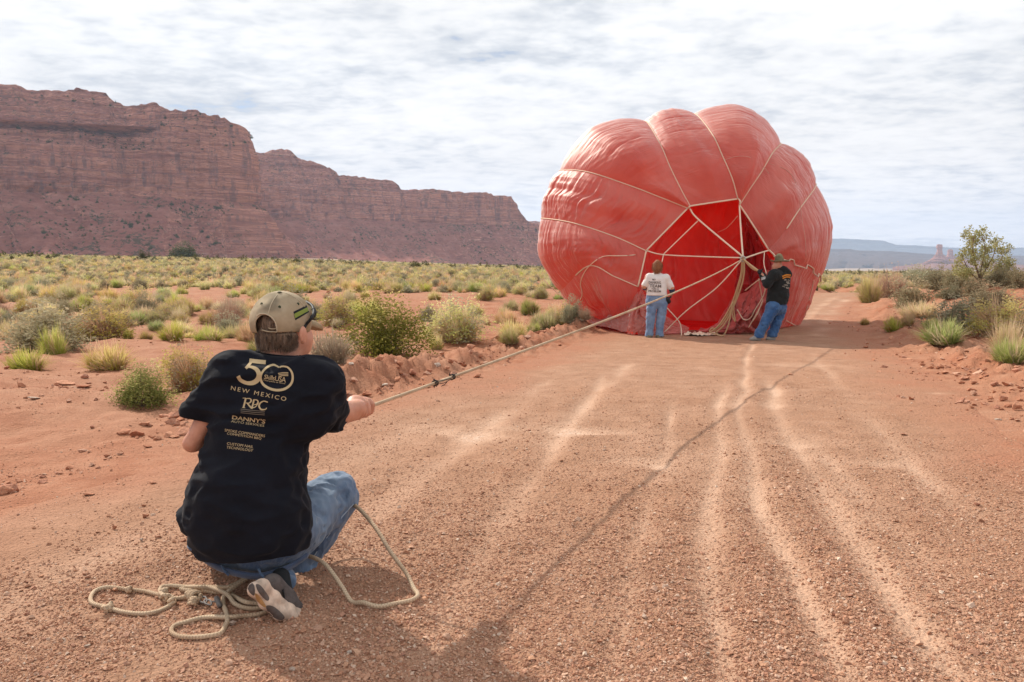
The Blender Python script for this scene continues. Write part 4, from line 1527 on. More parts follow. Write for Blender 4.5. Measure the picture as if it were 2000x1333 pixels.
# dark junipers and blocks dotted over the ledges and slopes of the mesas
mp = np.vstack([m_[rs.choice(len(m_), k_, replace=False)] for m_, k_ in zip(MESA_PTS, (9000, 7000, 1200))])
cl_ = fbm(mp[:, 0] / 55, mp[:, 1] / 55, 3, 5, z=mp[:, 2] / 22)
hz_ = mp[:, 2]
wgt = np.where(hz_ < 74, 0.25 + 1.0 * cl_, np.where(hz_ < 131, -0.55 + 0.7 * cl_, 0.15 + 1.1 * cl_))
wgt = np.where((hz_ > 62) & (hz_ < 80), wgt + 0.25, wgt)
mp = mp[(rs.random(len(mp)) < wgt) & (hz_ > 2)]
sz = rs.uniform(1.2, 3.2, len(mp)) * np.where(rs.random(len(mp)) < 0.15, 1.7, 1)
instancer('mesa_junipers', mp - np.array([0, 0, 0.8]), np.stack([sz, sz, sz * 0.75], -1), np.stack([0 * sz, 0 * sz, rs.uniform(0, 6.28, len(sz))], -1), rs.integers(0, 2, len(sz)), BMF['juniper'][:2], 'dark junipers dotted over the ledges and slopes of the mesas')
print('mesa junipers', len(mp))

# ---------------------------------------------------------------- butte, tree, stones and gravel
def stack(name, cxp, prof, D, seed, squash=0.8, parent=None):
    n = 40
    rings = []
    a = np.linspace(0, 2 * np.pi, n, endpoint=False)
    ys_ = np.array([q[0] for q in prof], float)
    rs_ = np.array([q[1] for q in prof], float)
    yy = np.linspace(ys_[0], ys_[-1], 46)
    for y in yy:
        r = np.interp(y, ys_[::-1], rs_[::-1]) * D / FPX
        c = P(cxp, y, D)
        rr = r * (1 + 0.16 * fbm(np.cos(a) * 1.6 + seed, np.sin(a) * 1.6, 3, seed, z=a * 0 + y * 0.35) + 0.05 * np.sign(math.sin(y * 3.1)))
        rings.append(np.stack([c.x + rr * np.cos(a), c.y + squash * rr * np.sin(a), np.full(n, c.z)], -1))
    V = np.array(rings).reshape(-1, 3)
    Q = grid_q(len(yy), n, True)
    cap = ((len(yy) - 1) * n + np.arange(n))[None, :]
    return mesh_np(name, V, [Q, cap], M_ROCK, parent, smooth=False)


tag(stack('butte', 1835, [(520, 36), (512, 24), (505, 13), (500, 9), (497, 6.5), (493, 5.2), (490, 4.6), (487, 4.2), (485.5, 5.4), (481, 5.6), (478.5, 5.2), (477.6, 3)], 4150, 3),
    'tall rock spire standing alone on the far valley floor left of the tree', None, None, 'structure')
tag(stack('butte', 1856, [(520, 24), (512, 16), (506, 10), (502, 7), (498, 5.5), (492, 5.0), (489, 4.8), (487.4, 2.6)], 4400, 9),
    'short blunt rock tower just right of the tall spire', None, None, 'structure')

# tree on the right bank
TB = ground_at(1916, 560)
M_TLEAF = leaf_mat('dusty_olive_leaves', (0.25, 0.26, 0.085), (0.42, 0.40, 0.15), (0.58, 0.45, 0.22), 0.5, 0.4)
tree = empty('tree', TB, 'small open crowned tree with olive leaves on the mound at the right edge', 'tree')
TD = TB.y
tips = [(1904, 458), (1888, 463), (1919, 460), (1901, 474), (1892, 485), (1915, 472), (1944, 474), (1951, 485), (1962, 488), (1969, 510), (1973, 519), (1881, 501), (1874, 515), (1893, 510),
        (1910, 497), (1928, 492), (1937, 510), (1924, 519), (1951, 515), (1910, 528), (1955, 528), (1881, 526), (1973, 528), (1901, 494), (1922, 485), (1940, 535), (1890, 536), (1962, 540), (1925, 505), (1870, 528)]
rt = np.random.default_rng(77)
limbs = [((1916, 562), (1914, 545), (1906, 520), (1900, 490), (1902, 464)), ((1914, 548), (1926, 525), (1940, 500), (1945, 478)), ((1912, 548), (1895, 532), (1884, 512), (1880, 500)), ((1918, 558), (1935, 540), (1955, 522), (1970, 512)),
         ((1914, 545), (1918, 515), (1924, 490), (1920, 464)), ((1922, 552), (1945, 528), (1958, 500), (1961, 490))]
bx = []
for k, lb in enumerate(limbs):
    oy = (k % 3 - 1) * 0.28
    pts_ = [P(x, y, TD + oy * (i / 3)) for i, (x, y) in enumerate(lb)]
    bx.append(tube('x', pts_, 0.036 if k == 0 else 0.021, None, None, 7, 8, rfun=lambda t: 1 - 0.75 * t, ret=True))
V_, Q_ = join(bx[:1])
mesh_np('trunk', V_, Q_, M_BARK, tree)
for b_ in bx[1:]:
    mesh_np('limb', b_[0], b_[1], M_BARK, tree)
LV, TW = [], []
for (x, y) in tips:
    c0 = np.array(P(x, y, TD + rt.uniform(-0.45, 0.45)))
    k = min(range(len(limbs)), key=lambda i: min((x - q[0]) ** 2 + (y - q[1]) ** 2 for q in limbs[i][1:]))
    q = min(limbs[k][1:], key=lambda q: (x - q[0]) ** 2 + (y - q[1]) ** 2)
    TW.append(tube('x', [P(q[0], q[1] + 6, TD), (Vector(c0) + P(q[0], q[1], TD)) / 2, Vector(c0)], 0.008, None, None, 4, 3, ret=True))
    for _ in range(5):
        LV.append(c0 + rt.normal(0, 0.055, (40, 3)) + rt.normal(0, 0.07, 3))
LV = np.vstack(LV)
n = len(LV)
d1 = rt.normal(0, 1, (n, 3)); d1 /= np.linalg.norm(d1, axis=1)[:, None]
d2 = np.cross(d1, rt.normal(0, 1, (n, 3))); d2 /= np.linalg.norm(d2, axis=1)[:, None]
s_ = 0.029 * rt.uniform(0.6, 1.4, n)[:, None]
VV = np.stack([LV - d1 * s_, LV + d2 * s_ * .5, LV + d1 * s_, LV - d2 * s_ * .5], 1).reshape(-1, 3)
mesh_np('crown', VV, np.arange(n * 4).reshape(-1, 4), M_TLEAF, tree, uv=np.stack([np.repeat(rt.random(n), 4), np.repeat(rt.random(n), 4)], -1), smooth=False)
V_, Q_ = join(TW)
mesh_np('twigs', V_, Q_, M_BARK, tree)


# stones
def stone_mesh(seed, flat=0.65, n=16, mat=None):
    r = random.Random(seed)
    bm = bmesh.new()
    for _ in range(n):
        v = Vector((r.gauss(0, 1), r.gauss(0, 1), r.gauss(0, 1))).normalized()
        k = r.uniform(0.8, 1.0)
        bm.verts.new((v.x * k * 0.55, v.y * k * 0.45, v.z * k * 0.5 * flat))
    bmesh.ops.convex_hull(bm, input=bm.verts)
    for v in [v for v in bm.verts if not v.link_faces]:
        bm.verts.remove(v)
    me = bpy.data.meshes.new('stone')
    bm.to_mesh(me)
    bm.free()
    if mat:
        me.materials.append(mat)
    return me


def stone_mat(name, cols, b=0.6):
    m, t = new_mat(name)
    oi = t.n('ShaderNodeObjectInfo').outputs['Random']
    tc_ = t.n('ShaderNodeTexCoord').outputs['Object']
    st = [(i / (len(cols) - 1), c) for i, c in enumerate(cols)]
    c = t.ramp(oi, st)
    nn = t.noise(tc_, 4.0, 4, 0.65)
    c = t.mix(t.mapr(nn, 0.3, 0.7), t.mix(1.0, c, (0.78, 0.76, 0.74), 'MULTIPLY'), t.mix(1.0, c, (1.2, 1.18, 1.15), 'MULTIPLY'))
    t.out(t.principled(c, 0.9, t.bump(nn, b, 0.08), 0.15))
    return m


M_RED = stone_mat('red_stone', [(0.42, 0.17, 0.10), (0.52, 0.24, 0.145), (0.58, 0.29, 0.185), (0.46, 0.21, 0.14), (0.62, 0.38, 0.27)])
M_PALE = stone_mat('pale_stone', [(0.55, 0.42, 0.34), (0.62, 0.52, 0.44), (0.50, 0.36, 0.28)])
M_GRAV = stone_mat('gravel', [(0.34, 0.165, 0.10), (0.48, 0.26, 0.17), (0.56, 0.33, 0.225), (0.42, 0.21, 0.135), (0.52, 0.285, 0.18), (0.60, 0.40, 0.29), (0.38, 0.19, 0.13), (0.48, 0.27, 0.185), (0.68, 0.53, 0.42)], 0.3)
SM = [stone_mesh(i, mat=M_RED) for i in range(8)]
SMP = [stone_mesh(i + 30, 0.5, mat=M_PALE) for i in range(3)]
SMG = [stone_mesh(i + 60, 0.75, 10, M_GRAV) for i in range(6)]


def put_stone(px, py, wpx, hpx, label, pale=False, group='loose stones beside the road'):
    g = ground_at(px, py)
    f = g.y / FPX
    me = random.choice(SMP if pale else SM)
    o = bpy.data.objects.new('stone', me)
    w_ = wpx * f
    h_ = hpx * f * 1.6
    y = g.y + w_ * 0.25
    o.location = (g.x, y, float(surf_z(g.x, y)) + h_ * 0.28)
    o.scale = (w_ * 0.95, w_ * random.uniform(0.8, 1.0), h_ * 1.1)
    o.rotation_euler = (random.uniform(-.15, .15), random.uniform(-.15, .15), random.uniform(-0.5, 0.5))
    COL.objects.link(o)
    return tag(o, label, 'stone', group)


random.seed(21)
for px, py, wd, ht, lb, pale in [
    (853, 720, 20, 13, 'pale cream angular stone at the foot of the left berm above the black tie', True),
    (881, 712, 15, 13, 'blocky brown stone just right of the pale cream one', False),
    (838, 730, 14, 11, 'reddish chunk left of the pale cream stone', False),
    (873, 723, 12, 8, 'small red stone below the blocky brown stone', False),
    (920, 682, 22, 13, 'large smooth red boulder on the berm below the big rabbitbrush', False),
    (919, 699, 11, 11, 'upright grey brown stone right below the smooth red boulder', False),
    (937, 692, 14, 10, 'squat red stone beside the upright stone', False),
    (975, 674, 18, 14, 'dark red block on the berm towards the balloon', False),
    (1008, 648, 14, 10, 'pointed red stone on top of the berm below a straw tussock', False),
    (1028, 664, 22, 9, 'long low red slab on the berm nearest the balloon', False),
    (1056, 650, 24, 9, 'flat red slab on the berm near the dry bush', False),
    (750, 754, 20, 8, 'pale flat stone low on the berm left of the rope', True),
    (686, 723, 16, 8, 'pale grey stone on the berm directly right of the shoulder', True),
    (690, 756, 20, 12, 'reddish lump at the shoulder of the crouching person', False),
    (741, 720, 18, 10, 'red clod on top of the berm under the leafy shrub', False),
    (805, 728, 24, 14, 'wide red clod in the middle of the berm', False),
    (789, 742, 18, 10, 'dull red clod in front of the wide one', False),
    (715, 776, 22, 9, 'low red stone near the hand', False),
    (643, 583, 14, 7, 'pale flat slab under a small red cairn on the bare band', True),
    (641, 575, 9, 8, 'small upright red stone on the pale slab', False),
    (1765, 699, 15, 5, 'flat orange slab at the right road edge near the balloon shadow', False),
    (1804, 715, 14, 7, 'tan flat stone in the right hand row', False),
    (1820, 722, 12, 7, 'dark grey stone beside the tan flat one', False),
    (1834, 722, 15, 8, 'square brown stone in the right hand row', False),
    (1848, 731, 18, 7, 'broad orange slab in the right hand row', False),
    (1853, 720, 16, 7, 'reddish flat stone above the broad orange slab', False),
    (1870, 735, 12, 6, 'small orange stone right of the broad slab', False),
    (1884, 742, 18, 7, 'thin orange plate in the right hand row', False),
    (1880, 750, 14, 7, 'orange wedge under the thin plate', False),
    (1903, 754, 17, 9, 'dusty pink block right of the orange wedge', False),
    (1903, 773, 17, 12, 'upright orange wedge on the right side of the road', False),
    (1944, 760, 19, 12, 'round red boulder, largest of the right hand row', False),
    (1943, 768, 9, 7, 'small red stone leaning on the round boulder', False),
    (1962, 787, 21, 14, 'cracked red block below the round boulder', False),
    (1988, 803, 20, 18, 'layered red block closest to the right edge', False),
    (1900, 800, 12, 6, 'low red stone left of the layered block', False),
    (1951, 822, 15, 7, 'grey pink chip below the cracked block', True),
    (1989, 825, 12, 6, 'red chip at the right edge below the layered block', False),
    (1545, 736, 12, 4, 'dark flat pebble alone on the road behind the tracks', False),
    (1766, 855, 15, 4, 'thin dark plate lying on the right half of the road', False),
    (1910, 994, 16, 8, 'dark red stone at the lower right of the road', False),
    (453, 1239, 20, 13, 'pale pink round stone touching the rope coil', True),
    (283, 1021, 15, 11, 'dark reddish stone left of the hip of the crouching person', False),
    (223, 1043, 11, 12, 'upright red stone further left of the hip', False),
    (276, 1067, 10, 8, 'pale pinkish stone lower left of the hip', True),
    (280, 996, 10, 6, 'small red stone behind the hip', False),
    (295, 950, 20, 6, 'low embedded red stone left of the shirt', False),
    (170, 973, 26, 6, 'long flat embedded red stone at the lower left', False),
    (682, 1288, 14, 9, 'pale round pebble in the shadow near the bottom edge', True),
    (570, 1326, 16, 10, 'pale pinkish stone cut by the bottom edge', True),
    (505, 1324, 10, 8, 'small red pebble at the bottom edge left of the pale stone', False),
    (168, 1276, 18, 6, 'pale chip lying flat left of the rope coil', True),
    (278, 830, 26, 9, 'flat red brown slab left of the sleeve', False),
    (320, 812, 32, 10, 'broad red slab right below the low woody shrub', False),
    (178, 830, 14, 6, 'thin red stone on the left shoulder of the road', False),
    (120, 755, 44, 8, 'dark flat grey rock ledge on the left dirt', False),
    (158, 757, 36, 7, 'dark flat grey rock ledge right beside the other ledge', False),
    (62, 790, 30, 6, 'pale flat stone on the left dirt below the bright tussock', True),
    (1383, 1285, 12, 9, 'white pebble on the pale wheel track at the bottom', True),
]:
    put_stone(px, py, wd, ht, lb, pale)

rg = np.random.default_rng(5)


def hits(px, py):
    """vectorised picture -> ground"""
    a, b = (px - CXP) / FPX, -(py - CYP) / FPX
    dy, dz = CP + b * SP, -SP + b * CP
    d = np.full(px.shape, 5.0)
    z = np.full(px.shape, -0.2)
    for _ in range(8):
        d = (CAMZ - z) / np.maximum(-dz / dy, 1e-3)
        z = terrain(a / dy * d, d, False)
    return a / dy * d, d


# medium stones: the largest as things, the smaller ones as rubble
def scatter_px(n, x0, x1, y0, y1):
    px, py = rg.uniform(x0, x1, n), rg.uniform(y0, y1, n)
    x, y = hits(px, py)
    return px, py, x, y


px, py, x, y = scatter_px(20000, -300, 2300, 560, 1000)
el, er = xl(y) - x, x - xr(y)
bermL = np.exp(-((el - 0.45) / 0.42) ** 2) * sm(5.0, 7.5, y)
bermR = np.exp(-((er - 0.6) / 0.75) ** 2) * sm(5, 8, y)
bermR2 = np.exp(-((er + 0.3) / 0.35) ** 2) * sm(6, 8, y) * 0.45
side = sm(0.0, 0.3, np.maximum(el, er)) * 0.28 * (fbm(x * 0.8, y * 0.8, 2, 9) > -0.1)
pr = np.clip(bermL * 1.5 + bermR * 0.9 + bermR2 + side, 0, 1) * np.clip(0.75 + 0.9 * fbm(x * 1.5, y * 1.5, 2, 19), 0, 1)
keep = (rg.random(len(px)) < pr) & (y < 34) & (y > 3)
x, y, px, py = x[keep], y[keep], px[keep], py[keep]
wd = np.exp(rg.normal(math.log(0.042), 0.5, len(x)))
wd = np.clip(wd, 0.012, 0.20)
z = surf_z(x, y)
vis_ = (px > 0) & (px < 2000)
order = np.argsort(-(wd / y) * vis_)
nobj = 150
for i in order[:nobj]:
    o = bpy.data.objects.new('stone', SM[int(rg.integers(0, 8))])
    o.location = (x[i], y[i], z[i] + wd[i] * 0.12)
    o.scale = (wd[i], wd[i] * rg.uniform(0.7, 1.1), wd[i] * rg.uniform(0.55, 1.1))
    o.rotation_euler = (rg.uniform(-.4, .4), rg.uniform(-.4, .4), rg.uniform(0, 6.28))
    COL.objects.link(o)
    bx_, by_ = to_px(x[i], y[i], z[i])
    whereg = ('on the left dirt beside the road' if bx_ < 600 else 'on the left berm between shoulder and balloon' if bx_ < 1250 else 'on the right verge of the road')
    tag(o, where_label('broken red ' + ('slab' if o.scale[2] < 0.7 * o.scale[0] else 'clod'), bx_, by_), 'stone', 'broken red clods along the road verges')
ri = order[nobj:]
w_ = wd[ri]
instancer('rubble', np.stack([x[ri], y[ri], z[ri] + w_ * 0.1], -1), np.stack([w_, w_ * rg.uniform(0.7, 1.1, len(ri)), w_ * rg.uniform(0.5, 1.0, len(ri))], -1),
          rg.uniform(-0.4, 6, (len(ri), 3)) * np.array([0.1, 0.1, 1]), rg.integers(0, 8, len(ri)), SM, 'small broken red clods scattered along both road verges')
# gravel over road and verges
px, py, x, y = scatter_px(420000, -360, 2360, 640, 1420)
tr = track_amt(x, y)
wr_ = windrow_amt(x, y)
cl = fbm(x * 0.9, y * 0.45, 3, 203) + 0.7 * fbm(x * 3.2, y * 3.2, 2, 207)
inr = (x > xl(y)) & (x < xr(y))
pr = np.where(inr, np.clip(0.46 + 0.55 * cl + 0.6 * wr_, 0.06, 1) * np.clip(1 - 0.95 * tr, 0.05, 1), np.clip(0.5 + 0.5 * cl, 0.05, 1))
keep = (rg.random(len(x)) < pr) & (y > 1.7) & (y < 24)
x, y, px, py = x[keep], y[keep], px[keep], py[keep]
w_ = np.clip(np.exp(rg.normal(math.log(0.0064), 0.50, len(x))) * (1 + 0.2 * wr_[keep]), 0.003, 0.036)
k = w_ / y * FPX > 0.9
x, y, w_ = x[k], y[k], w_[k]
z = surf_z(x, y)
print('gravel', len(x))
instancer('gravel', np.stack([x, y, z + w_ * 0.12], -1), np.stack([w_, w_ * rg.uniform(0.7, 1.2, len(x)), w_ * rg.uniform(0.6, 1.1, len(x))], -1),
          np.stack([rg.uniform(-.5, .5, len(x)), rg.uniform(-.5, .5, len(x)), rg.uniform(0, 6.28, len(x))], -1), rg.integers(0, 6, len(x)), SMG, 'loose brown gravel strewn over the dirt road')

# ---------------------------------------------------------------- people
class SDF:
    def __init__(self, lo, hi, h):
        self.lo, self.h = np.array(lo, float), h
        self.n = np.ceil((np.array(hi, float) - self.lo) / h).astype(int) + 1
        self.V = np.full(self.n, 10.0, np.float32)
        self.ax = [(self.lo[i] + h * np.arange(self.n[i])).astype(np.float32) for i in range(3)]

    def _sl(self, lo, hi):
        a = np.clip(np.floor((np.array(lo) - self.lo) / self.h).astype(int), 0, self.n)
        b = np.clip(np.ceil((np.array(hi) - self.lo) / self.h).astype(int) + 1, 0, self.n)
        return tuple(slice(a[i], b[i]) for i in range(3))

    def _xyz(self, sl):
        return (self.ax[0][sl[0]][:, None, None], self.ax[1][sl[1]][None, :, None], self.ax[2][sl[2]][None, None, :])

    def _put(self, sl, d, k, sub=False):
        a = self.V[sl]
        if sub:
            self.V[sl] = np.maximum(a, -d)
            return
        if k > 0:
            h = np.maximum(k - np.abs(a - d), 0) / k
            self.V[sl] = np.minimum(a, d) - h * h * k * 0.25
        else:
            self.V[sl] = np.minimum(a, d)

    def cone(self, a, b, ra, rb, k=0.02, fy=1.0, sub=False):
        a, b = np.array(a, float), np.array(b, float)
        m = max(ra, rb) * max(1, fy) + k + 4 * self.h
        sl = self._sl(np.minimum(a, b) - m, np.maximum(a, b) + m)
        X, Y, Z = self._xyz(sl)
        ys = 1.0 / fy
        ab = (b - a) * np.array([1, ys, 1])
        px_, py_, pz_ = X - a[0], (Y - a[1]) * ys, Z - a[2]
        t = (px_ * ab[0] + py_ * ab[1] + pz_ * ab[2]) / max(ab @ ab, 1e-9)
        t = np.clip(t, 0, 1)
        d = np.sqrt((px_ - t * ab[0]) ** 2 + (py_ - t * ab[1]) ** 2 + (pz_ - t * ab[2]) ** 2) - (ra + (rb - ra) * t)
        self._put(sl, d, k, sub)

    def ell(self, c, r, k=0.02, rot=None, sub=False):
        c, r = np.array(c, float), np.array(r, float)
        m = r.max() + k + 4 * self.h
        sl = self._sl(c - m, c + m)
        X, Y, Z = self._xyz(sl)
        q = [X - c[0], Y - c[1], Z - c[2]]
        if rot is not None:
            R = np.array(rot.to_3x3().transposed())
            q = [R[i, 0] * q[0] + R[i, 1] * q[1] + R[i, 2] * q[2] for i in range(3)]
        k0 = np.sqrt(sum((q[i] / r[i]) ** 2 for i in range(3)))
        k1 = np.sqrt(sum((q[i] / r[i] ** 2) ** 2 for i in range(3))) + 1e-6
        self._put(sl, k0 * (k0 - 1) / k1, k, sub)

    def cut(self, p, nrm):
        """remove what lies beyond p along nrm"""
        sl = (slice(None),) * 3
        X, Y, Z = self._xyz(sl)
        nrm = Vector(nrm).normalized()
        d = (X - p[0]) * nrm[0] + (Y - p[1]) * nrm[1] + (Z - p[2]) * nrm[2]
        self.V = np.maximum(self.V, d)

    def cut_near(self, p, nrm, R):
        """the same, only within R of p"""
        sl = self._sl(np.array(p) - R, np.array(p) + R)
        X, Y, Z = self._xyz(sl)
        nrm = Vector(nrm).normalized()
        d = (X - p[0]) * nrm[0] + (Y - p[1]) * nrm[1] + (Z - p[2]) * nrm[2]
        far = np.sqrt((X - p[0]) ** 2 + (Y - p[1]) ** 2 + (Z - p[2]) ** 2) > R
        self.V[sl] = np.where(far, self.V[sl], np.maximum(self.V[sl], d))

    def noise(self, amp, f, seed=0, o=2, st=(1, 1, 1), ridge=False):
        """folds, only near the surface"""
        msk = np.abs(self.V) < 0.05
        i, j, k = np.nonzero(msk)
        x, y, z = self.ax[0][i] * f * st[0], self.ax[1][j] * f * st[1], self.ax[2][k] * f * st[2]
        n_ = fbm(x, y, o, seed, z=z)
        if ridge:
            n_ = np.abs(n_) * 2 - 0.8
        self.V[i, j, k] += (amp * n_).astype(np.float32)

    def shell(self, t):
        self.V = np.maximum(self.V, -(self.V + t))

    def arrays(self):
        V = self.V
        ins = V < 0
        nx, ny, nz = V.shape
        cnt = np.zeros((nx - 1, ny - 1, nz - 1), np.int8)
        for a in (0, 1):
            for b in (0, 1):
                for c in (0, 1):
                    cnt += ins[a:nx - 1 + a, b:ny - 1 + b, c:nz - 1 + c]
        act = (cnt > 0) & (cnt < 8)
        I, J, K = np.nonzero(act)
        idx = -np.ones(act.shape, np.int64)
        idx[I, J, K] = np.arange(len(I))
        acc = np.zeros((len(I), 3))
        num = np.zeros(len(I))
        corners = [(a, b, c) for a in (0, 1) for b in (0, 1) for c in (0, 1)]
        for p_ in corners:
            for ax in range(3):
                if p_[ax] == 0:
                    q_ = list(p_)
                    q_[ax] = 1
                    va = V[I + p_[0], J + p_[1], K + p_[2]]
                    vb = V[I + q_[0], J + q_[1], K + q_[2]]
                    cr = (va < 0) != (vb < 0)
                    t = np.where(cr, va / np.where(va == vb, 1, va - vb), 0)
                    pt = np.array(p_, float)[None, :].repeat(len(I), 0)
                    pt[:, ax] += t
                    acc += pt * cr[:, None]
                    num += cr
        pos = acc / num[:, None] + np.stack([I, J, K], -1)
        pos = self.lo + pos * self.h
        quads = []
        for ax in range(3):
            u, v = [(1, 2), (2, 0), (0, 1)][ax]
            sa = [slice(None)] * 3
            sb = [slice(None)] * 3
            sa[ax], sb[ax] = slice(0, -1), slice(1, None)
            A, B = ins[tuple(sa)], ins[tuple(sb)]
            e = A != B
            ii = list(np.nonzero(e))
            sgn = A[tuple(ii)]
            ok = (ii[u] > 0) & (ii[v] > 0) & (ii[u] < V.shape[u] - 1) & (ii[v] < V.shape[v] - 1)
            ii = [q[ok] for q in ii]
            sgn = sgn[ok]

            def cell(du, dv):
                c = [q.copy() for q in ii]
                c[u] = c[u] - du
                c[v] = c[v] - dv
                return idx[tuple(c)]
            q = np.stack([cell(1, 1), cell(0, 1), cell(0, 0), cell(1, 0)], -1)
            q[~sgn] = q[~sgn][:, ::-1]
            quads.append(q)
        Q = np.vstack(quads)
        Q = Q[(Q >= 0).all(1)]
        return pos, Q

    def mesh(self, name, mat, parent, sm_it=1):
        pos, Q = self.arrays()
        for _ in range(sm_it):
            s_ = np.zeros_like(pos)
            c_ = np.zeros(len(pos))
            for a in range(4):
                np.add.at(s_, Q[:, a], pos[Q[:, (a + 1) % 4]] + pos[Q[:, (a + 3) % 4]])
                np.add.at(c_, Q[:, a], 2)
            pos = 0.4 * pos + 0.6 * s_ / np.maximum(c_, 1)[:, None]
        self.last = (pos, Q)
        return mesh_np(name, pos, Q, mat, parent)


def bvh_of(arr):
    pos, Q = arr
    return BVHTree.FromPolygons([Vector(v) for v in pos], [tuple(int(i) for i in q) for q in Q])


def R_(px, d):
    return px * d / FPX


def cloth_mat(name, c, var=0.12, weave=900, rough=0.9, sheen=0.25, fade=None, fold=0.0):
    m, t = new_mat(name)
    o = t.n('ShaderNodeTexCoord').outputs['Object']
    n1 = t.noise(o, 9, 4, 0.6)
    n2 = t.noise(o, weave * 0.25, 2, 0.5)
    col = t.mix(t.mapr(n1, 0.3, 0.7), tuple(x * (1 - var) for x in c), tuple(min(1, x * (1 + var)) for x in c))
    if fade:
        col = t.mix(t.mapr(t.noise(o, 5.0, 3, 0.6), 0.42, 0.62, 0, 0.75), col, fade)
        col = t.mix(t.mapr(t.noise(t.vscale(o, (120, 120, 14)), 1.0, 2, 0.6), 0.4, 0.6, 0, 0.25), col, fade)
    b = t.bump(n2, 0.25, 0.001)
    b = t.bump(t.noise(o, 26, 3, 0.55, 0.8), 0.35, 0.006 + fold, b)
    t.out(t.principled(col, rough, b, 0.15, Sheen_Weight=sheen))
    return m


def skin_mat():
    m, t = new_mat('skin')
    o = t.n('ShaderNodeTexCoord').outputs['Object']
    n1 = t.noise(o, 22, 4, 0.6)
    col = t.mix(t.mapr(n1, 0.35, 0.65), (0.50, 0.225, 0.145), (0.60, 0.30, 0.205))
    b = t.bump(t.noise(o, 160, 3, 0.6), 0.25, 0.0015)
    t.out(t.principled(col, 0.5, b, 0.4, Subsurface_Weight=0.12, Subsurface_Radius=(0.02, 0.006, 0.003), Subsurface_Scale=1.0))
    return m


M_SKIN = skin_mat()
M_TEE = cloth_mat('black_cotton', (0.0075, 0.0085, 0.014), 0.15, sheen=0.035)
M_DENIM = cloth_mat('faded_denim', (0.065, 0.105, 0.185), 0.3, 1400, fade=(0.19, 0.26, 0.35))
M_DENIM_D = cloth_mat('blue_denim', (0.030, 0.085, 0.22), 0.25, 1400, fade=(0.07, 0.15, 0.30))
M_DENIM_L = cloth_mat('pale_denim', (0.13, 0.20, 0.34), 0.2, 1400, fade=(0.22, 0.31, 0.45))
M_BAND = cloth_mat('denim_band', (0.060, 0.085, 0.145), 0.3, 1400)
M_HAIR = None


def hair_mat(name, a, b):
    m, t = new_mat(name)
    o = t.n('ShaderNodeTexCoord').outputs['Object']
    n1 = t.noise(t.vscale(o, (95, 95, 22)), 1.0, 4, 0.65, 0.6)
    col = t.ramp(n1, [(0.32, a), (0.62, b)])
    t.out(t.principled(col, 0.55, t.bump(n1, 1.0, 0.012), 0.35))
    return m


M_HAIR = hair_mat('greying_brown_hair', (0.045, 0.028, 0.018), (0.25, 0.165, 0.11))
M_HAIR_W = hair_mat('auburn_hair', (0.16, 0.05, 0.02), (0.42, 0.17, 0.07))


def cap_mat():
    m, t = new_mat('stained_khaki')
    o = t.n('ShaderNodeTexCoord').outputs['Object']
    n1 = t.noise(o, 14, 4, 0.6)
    n2 = t.noise(o, 8, 3, 0.5)
    col = t.mix(t.mapr(n1, 0.35, 0.65), (0.33, 0.26, 0.17), (0.43, 0.35, 0.245))
    col = t.mix(t.mapr(n2, 0.56, 0.66, 0, 0.6), col, (0.145, 0.125, 0.09))
    z = t.n('ShaderNodeSeparateXYZ', ins={0: t.n('ShaderNodeNewGeometry').outputs['Position']}).outputs[2]
    st = t.math('MULTIPLY', t.mapr(z, 0.955, 1.00, 1, 0), t.mapr(n2, 0.4, 0.6, 0.2, 1.0))
    col = t.mix(t.math('MULTIPLY', st, 0.6), col, (0.27, 0.17, 0.08))
    t.out(t.principled(col, 0.9, t.bump(t.noise(o, 300, 2, 0.6), 0.3, 0.001, t.bump(n1, 0.4, 0.01)), 0.1))
    return m


M_CAP = cap_mat()
M_BLACK = plain_mat('black_plastic', (0.015, 0.015, 0.017), 0.6, spec=0.25)
M_DARKCL = plain_mat('dark_cloth', (0.02, 0.022, 0.025), 0.9)


def fist(s, c, axis, palm, k=0.006, rr=0.020, fr=0.0092, n=4):
    """hand closed round a line: fingers curl round the axis, palm on the side given"""
    axis = Vector(axis).normalized()
    palm = (Vector(palm) - axis * Vector(palm).dot(axis)).normalized()
    w_ = axis.cross(palm)
    for i in range(n):
        off = axis * ((i - (n - 1) / 2) * fr * 2.15)
        L = (1.0, 1.08, 1.04, 0.86)[i % 4]
        pts_ = []
        for a in np.linspace(0, 4.3 * L, 7):
            r = rr * (1.45 if a < 0.5 else 1.15 if a < 2.2 else 0.85)
            pts_.append(c + off + palm * (math.cos(a) * r * 1.15) + w_ * (math.sin(a) * r))
        for p_, q_ in zip(pts_[:-1], pts_[1:]):
            s.cone(p_, q_, fr, fr * 0.95, 0.0015)
    s.ell(c + palm * rr * 1.45, (0.036, 0.040, 0.030), 0.012)
    # thumb from the side of the palm, closing over the line
    t0 = c + palm * rr * 1.3 - w_ * rr * 0.9 - axis * 0.02
    t1 = c - w_ * rr * 1.5 + axis * 0.012
    t2 = c - w_ * rr * 0.9 - palm * rr * 0.9 + axis * 0.03
    s.cone(t0, t1, 0.013, 0.011, 0.008)
    s.cone(t1, t2, 0.011, 0.009, 0.004)


# ---- the crouching person in the foreground
man = empty('person', (float(P(520, 1200, 2.75).x), 2.75, 0.0), 'person crouching in black printed t-shirt and khaki cap, pulling the long rope', 'person')
F_ = Vector((0.50, 0.85, -0.05)).normalized()      # the way the head looks
HC = P(552, 632, 2.86)
HAND = P(706, 800, 3.04)
LHAND = P(560, 858, 3.06)
ROPE_DIR = (RING - HAND).normalized()

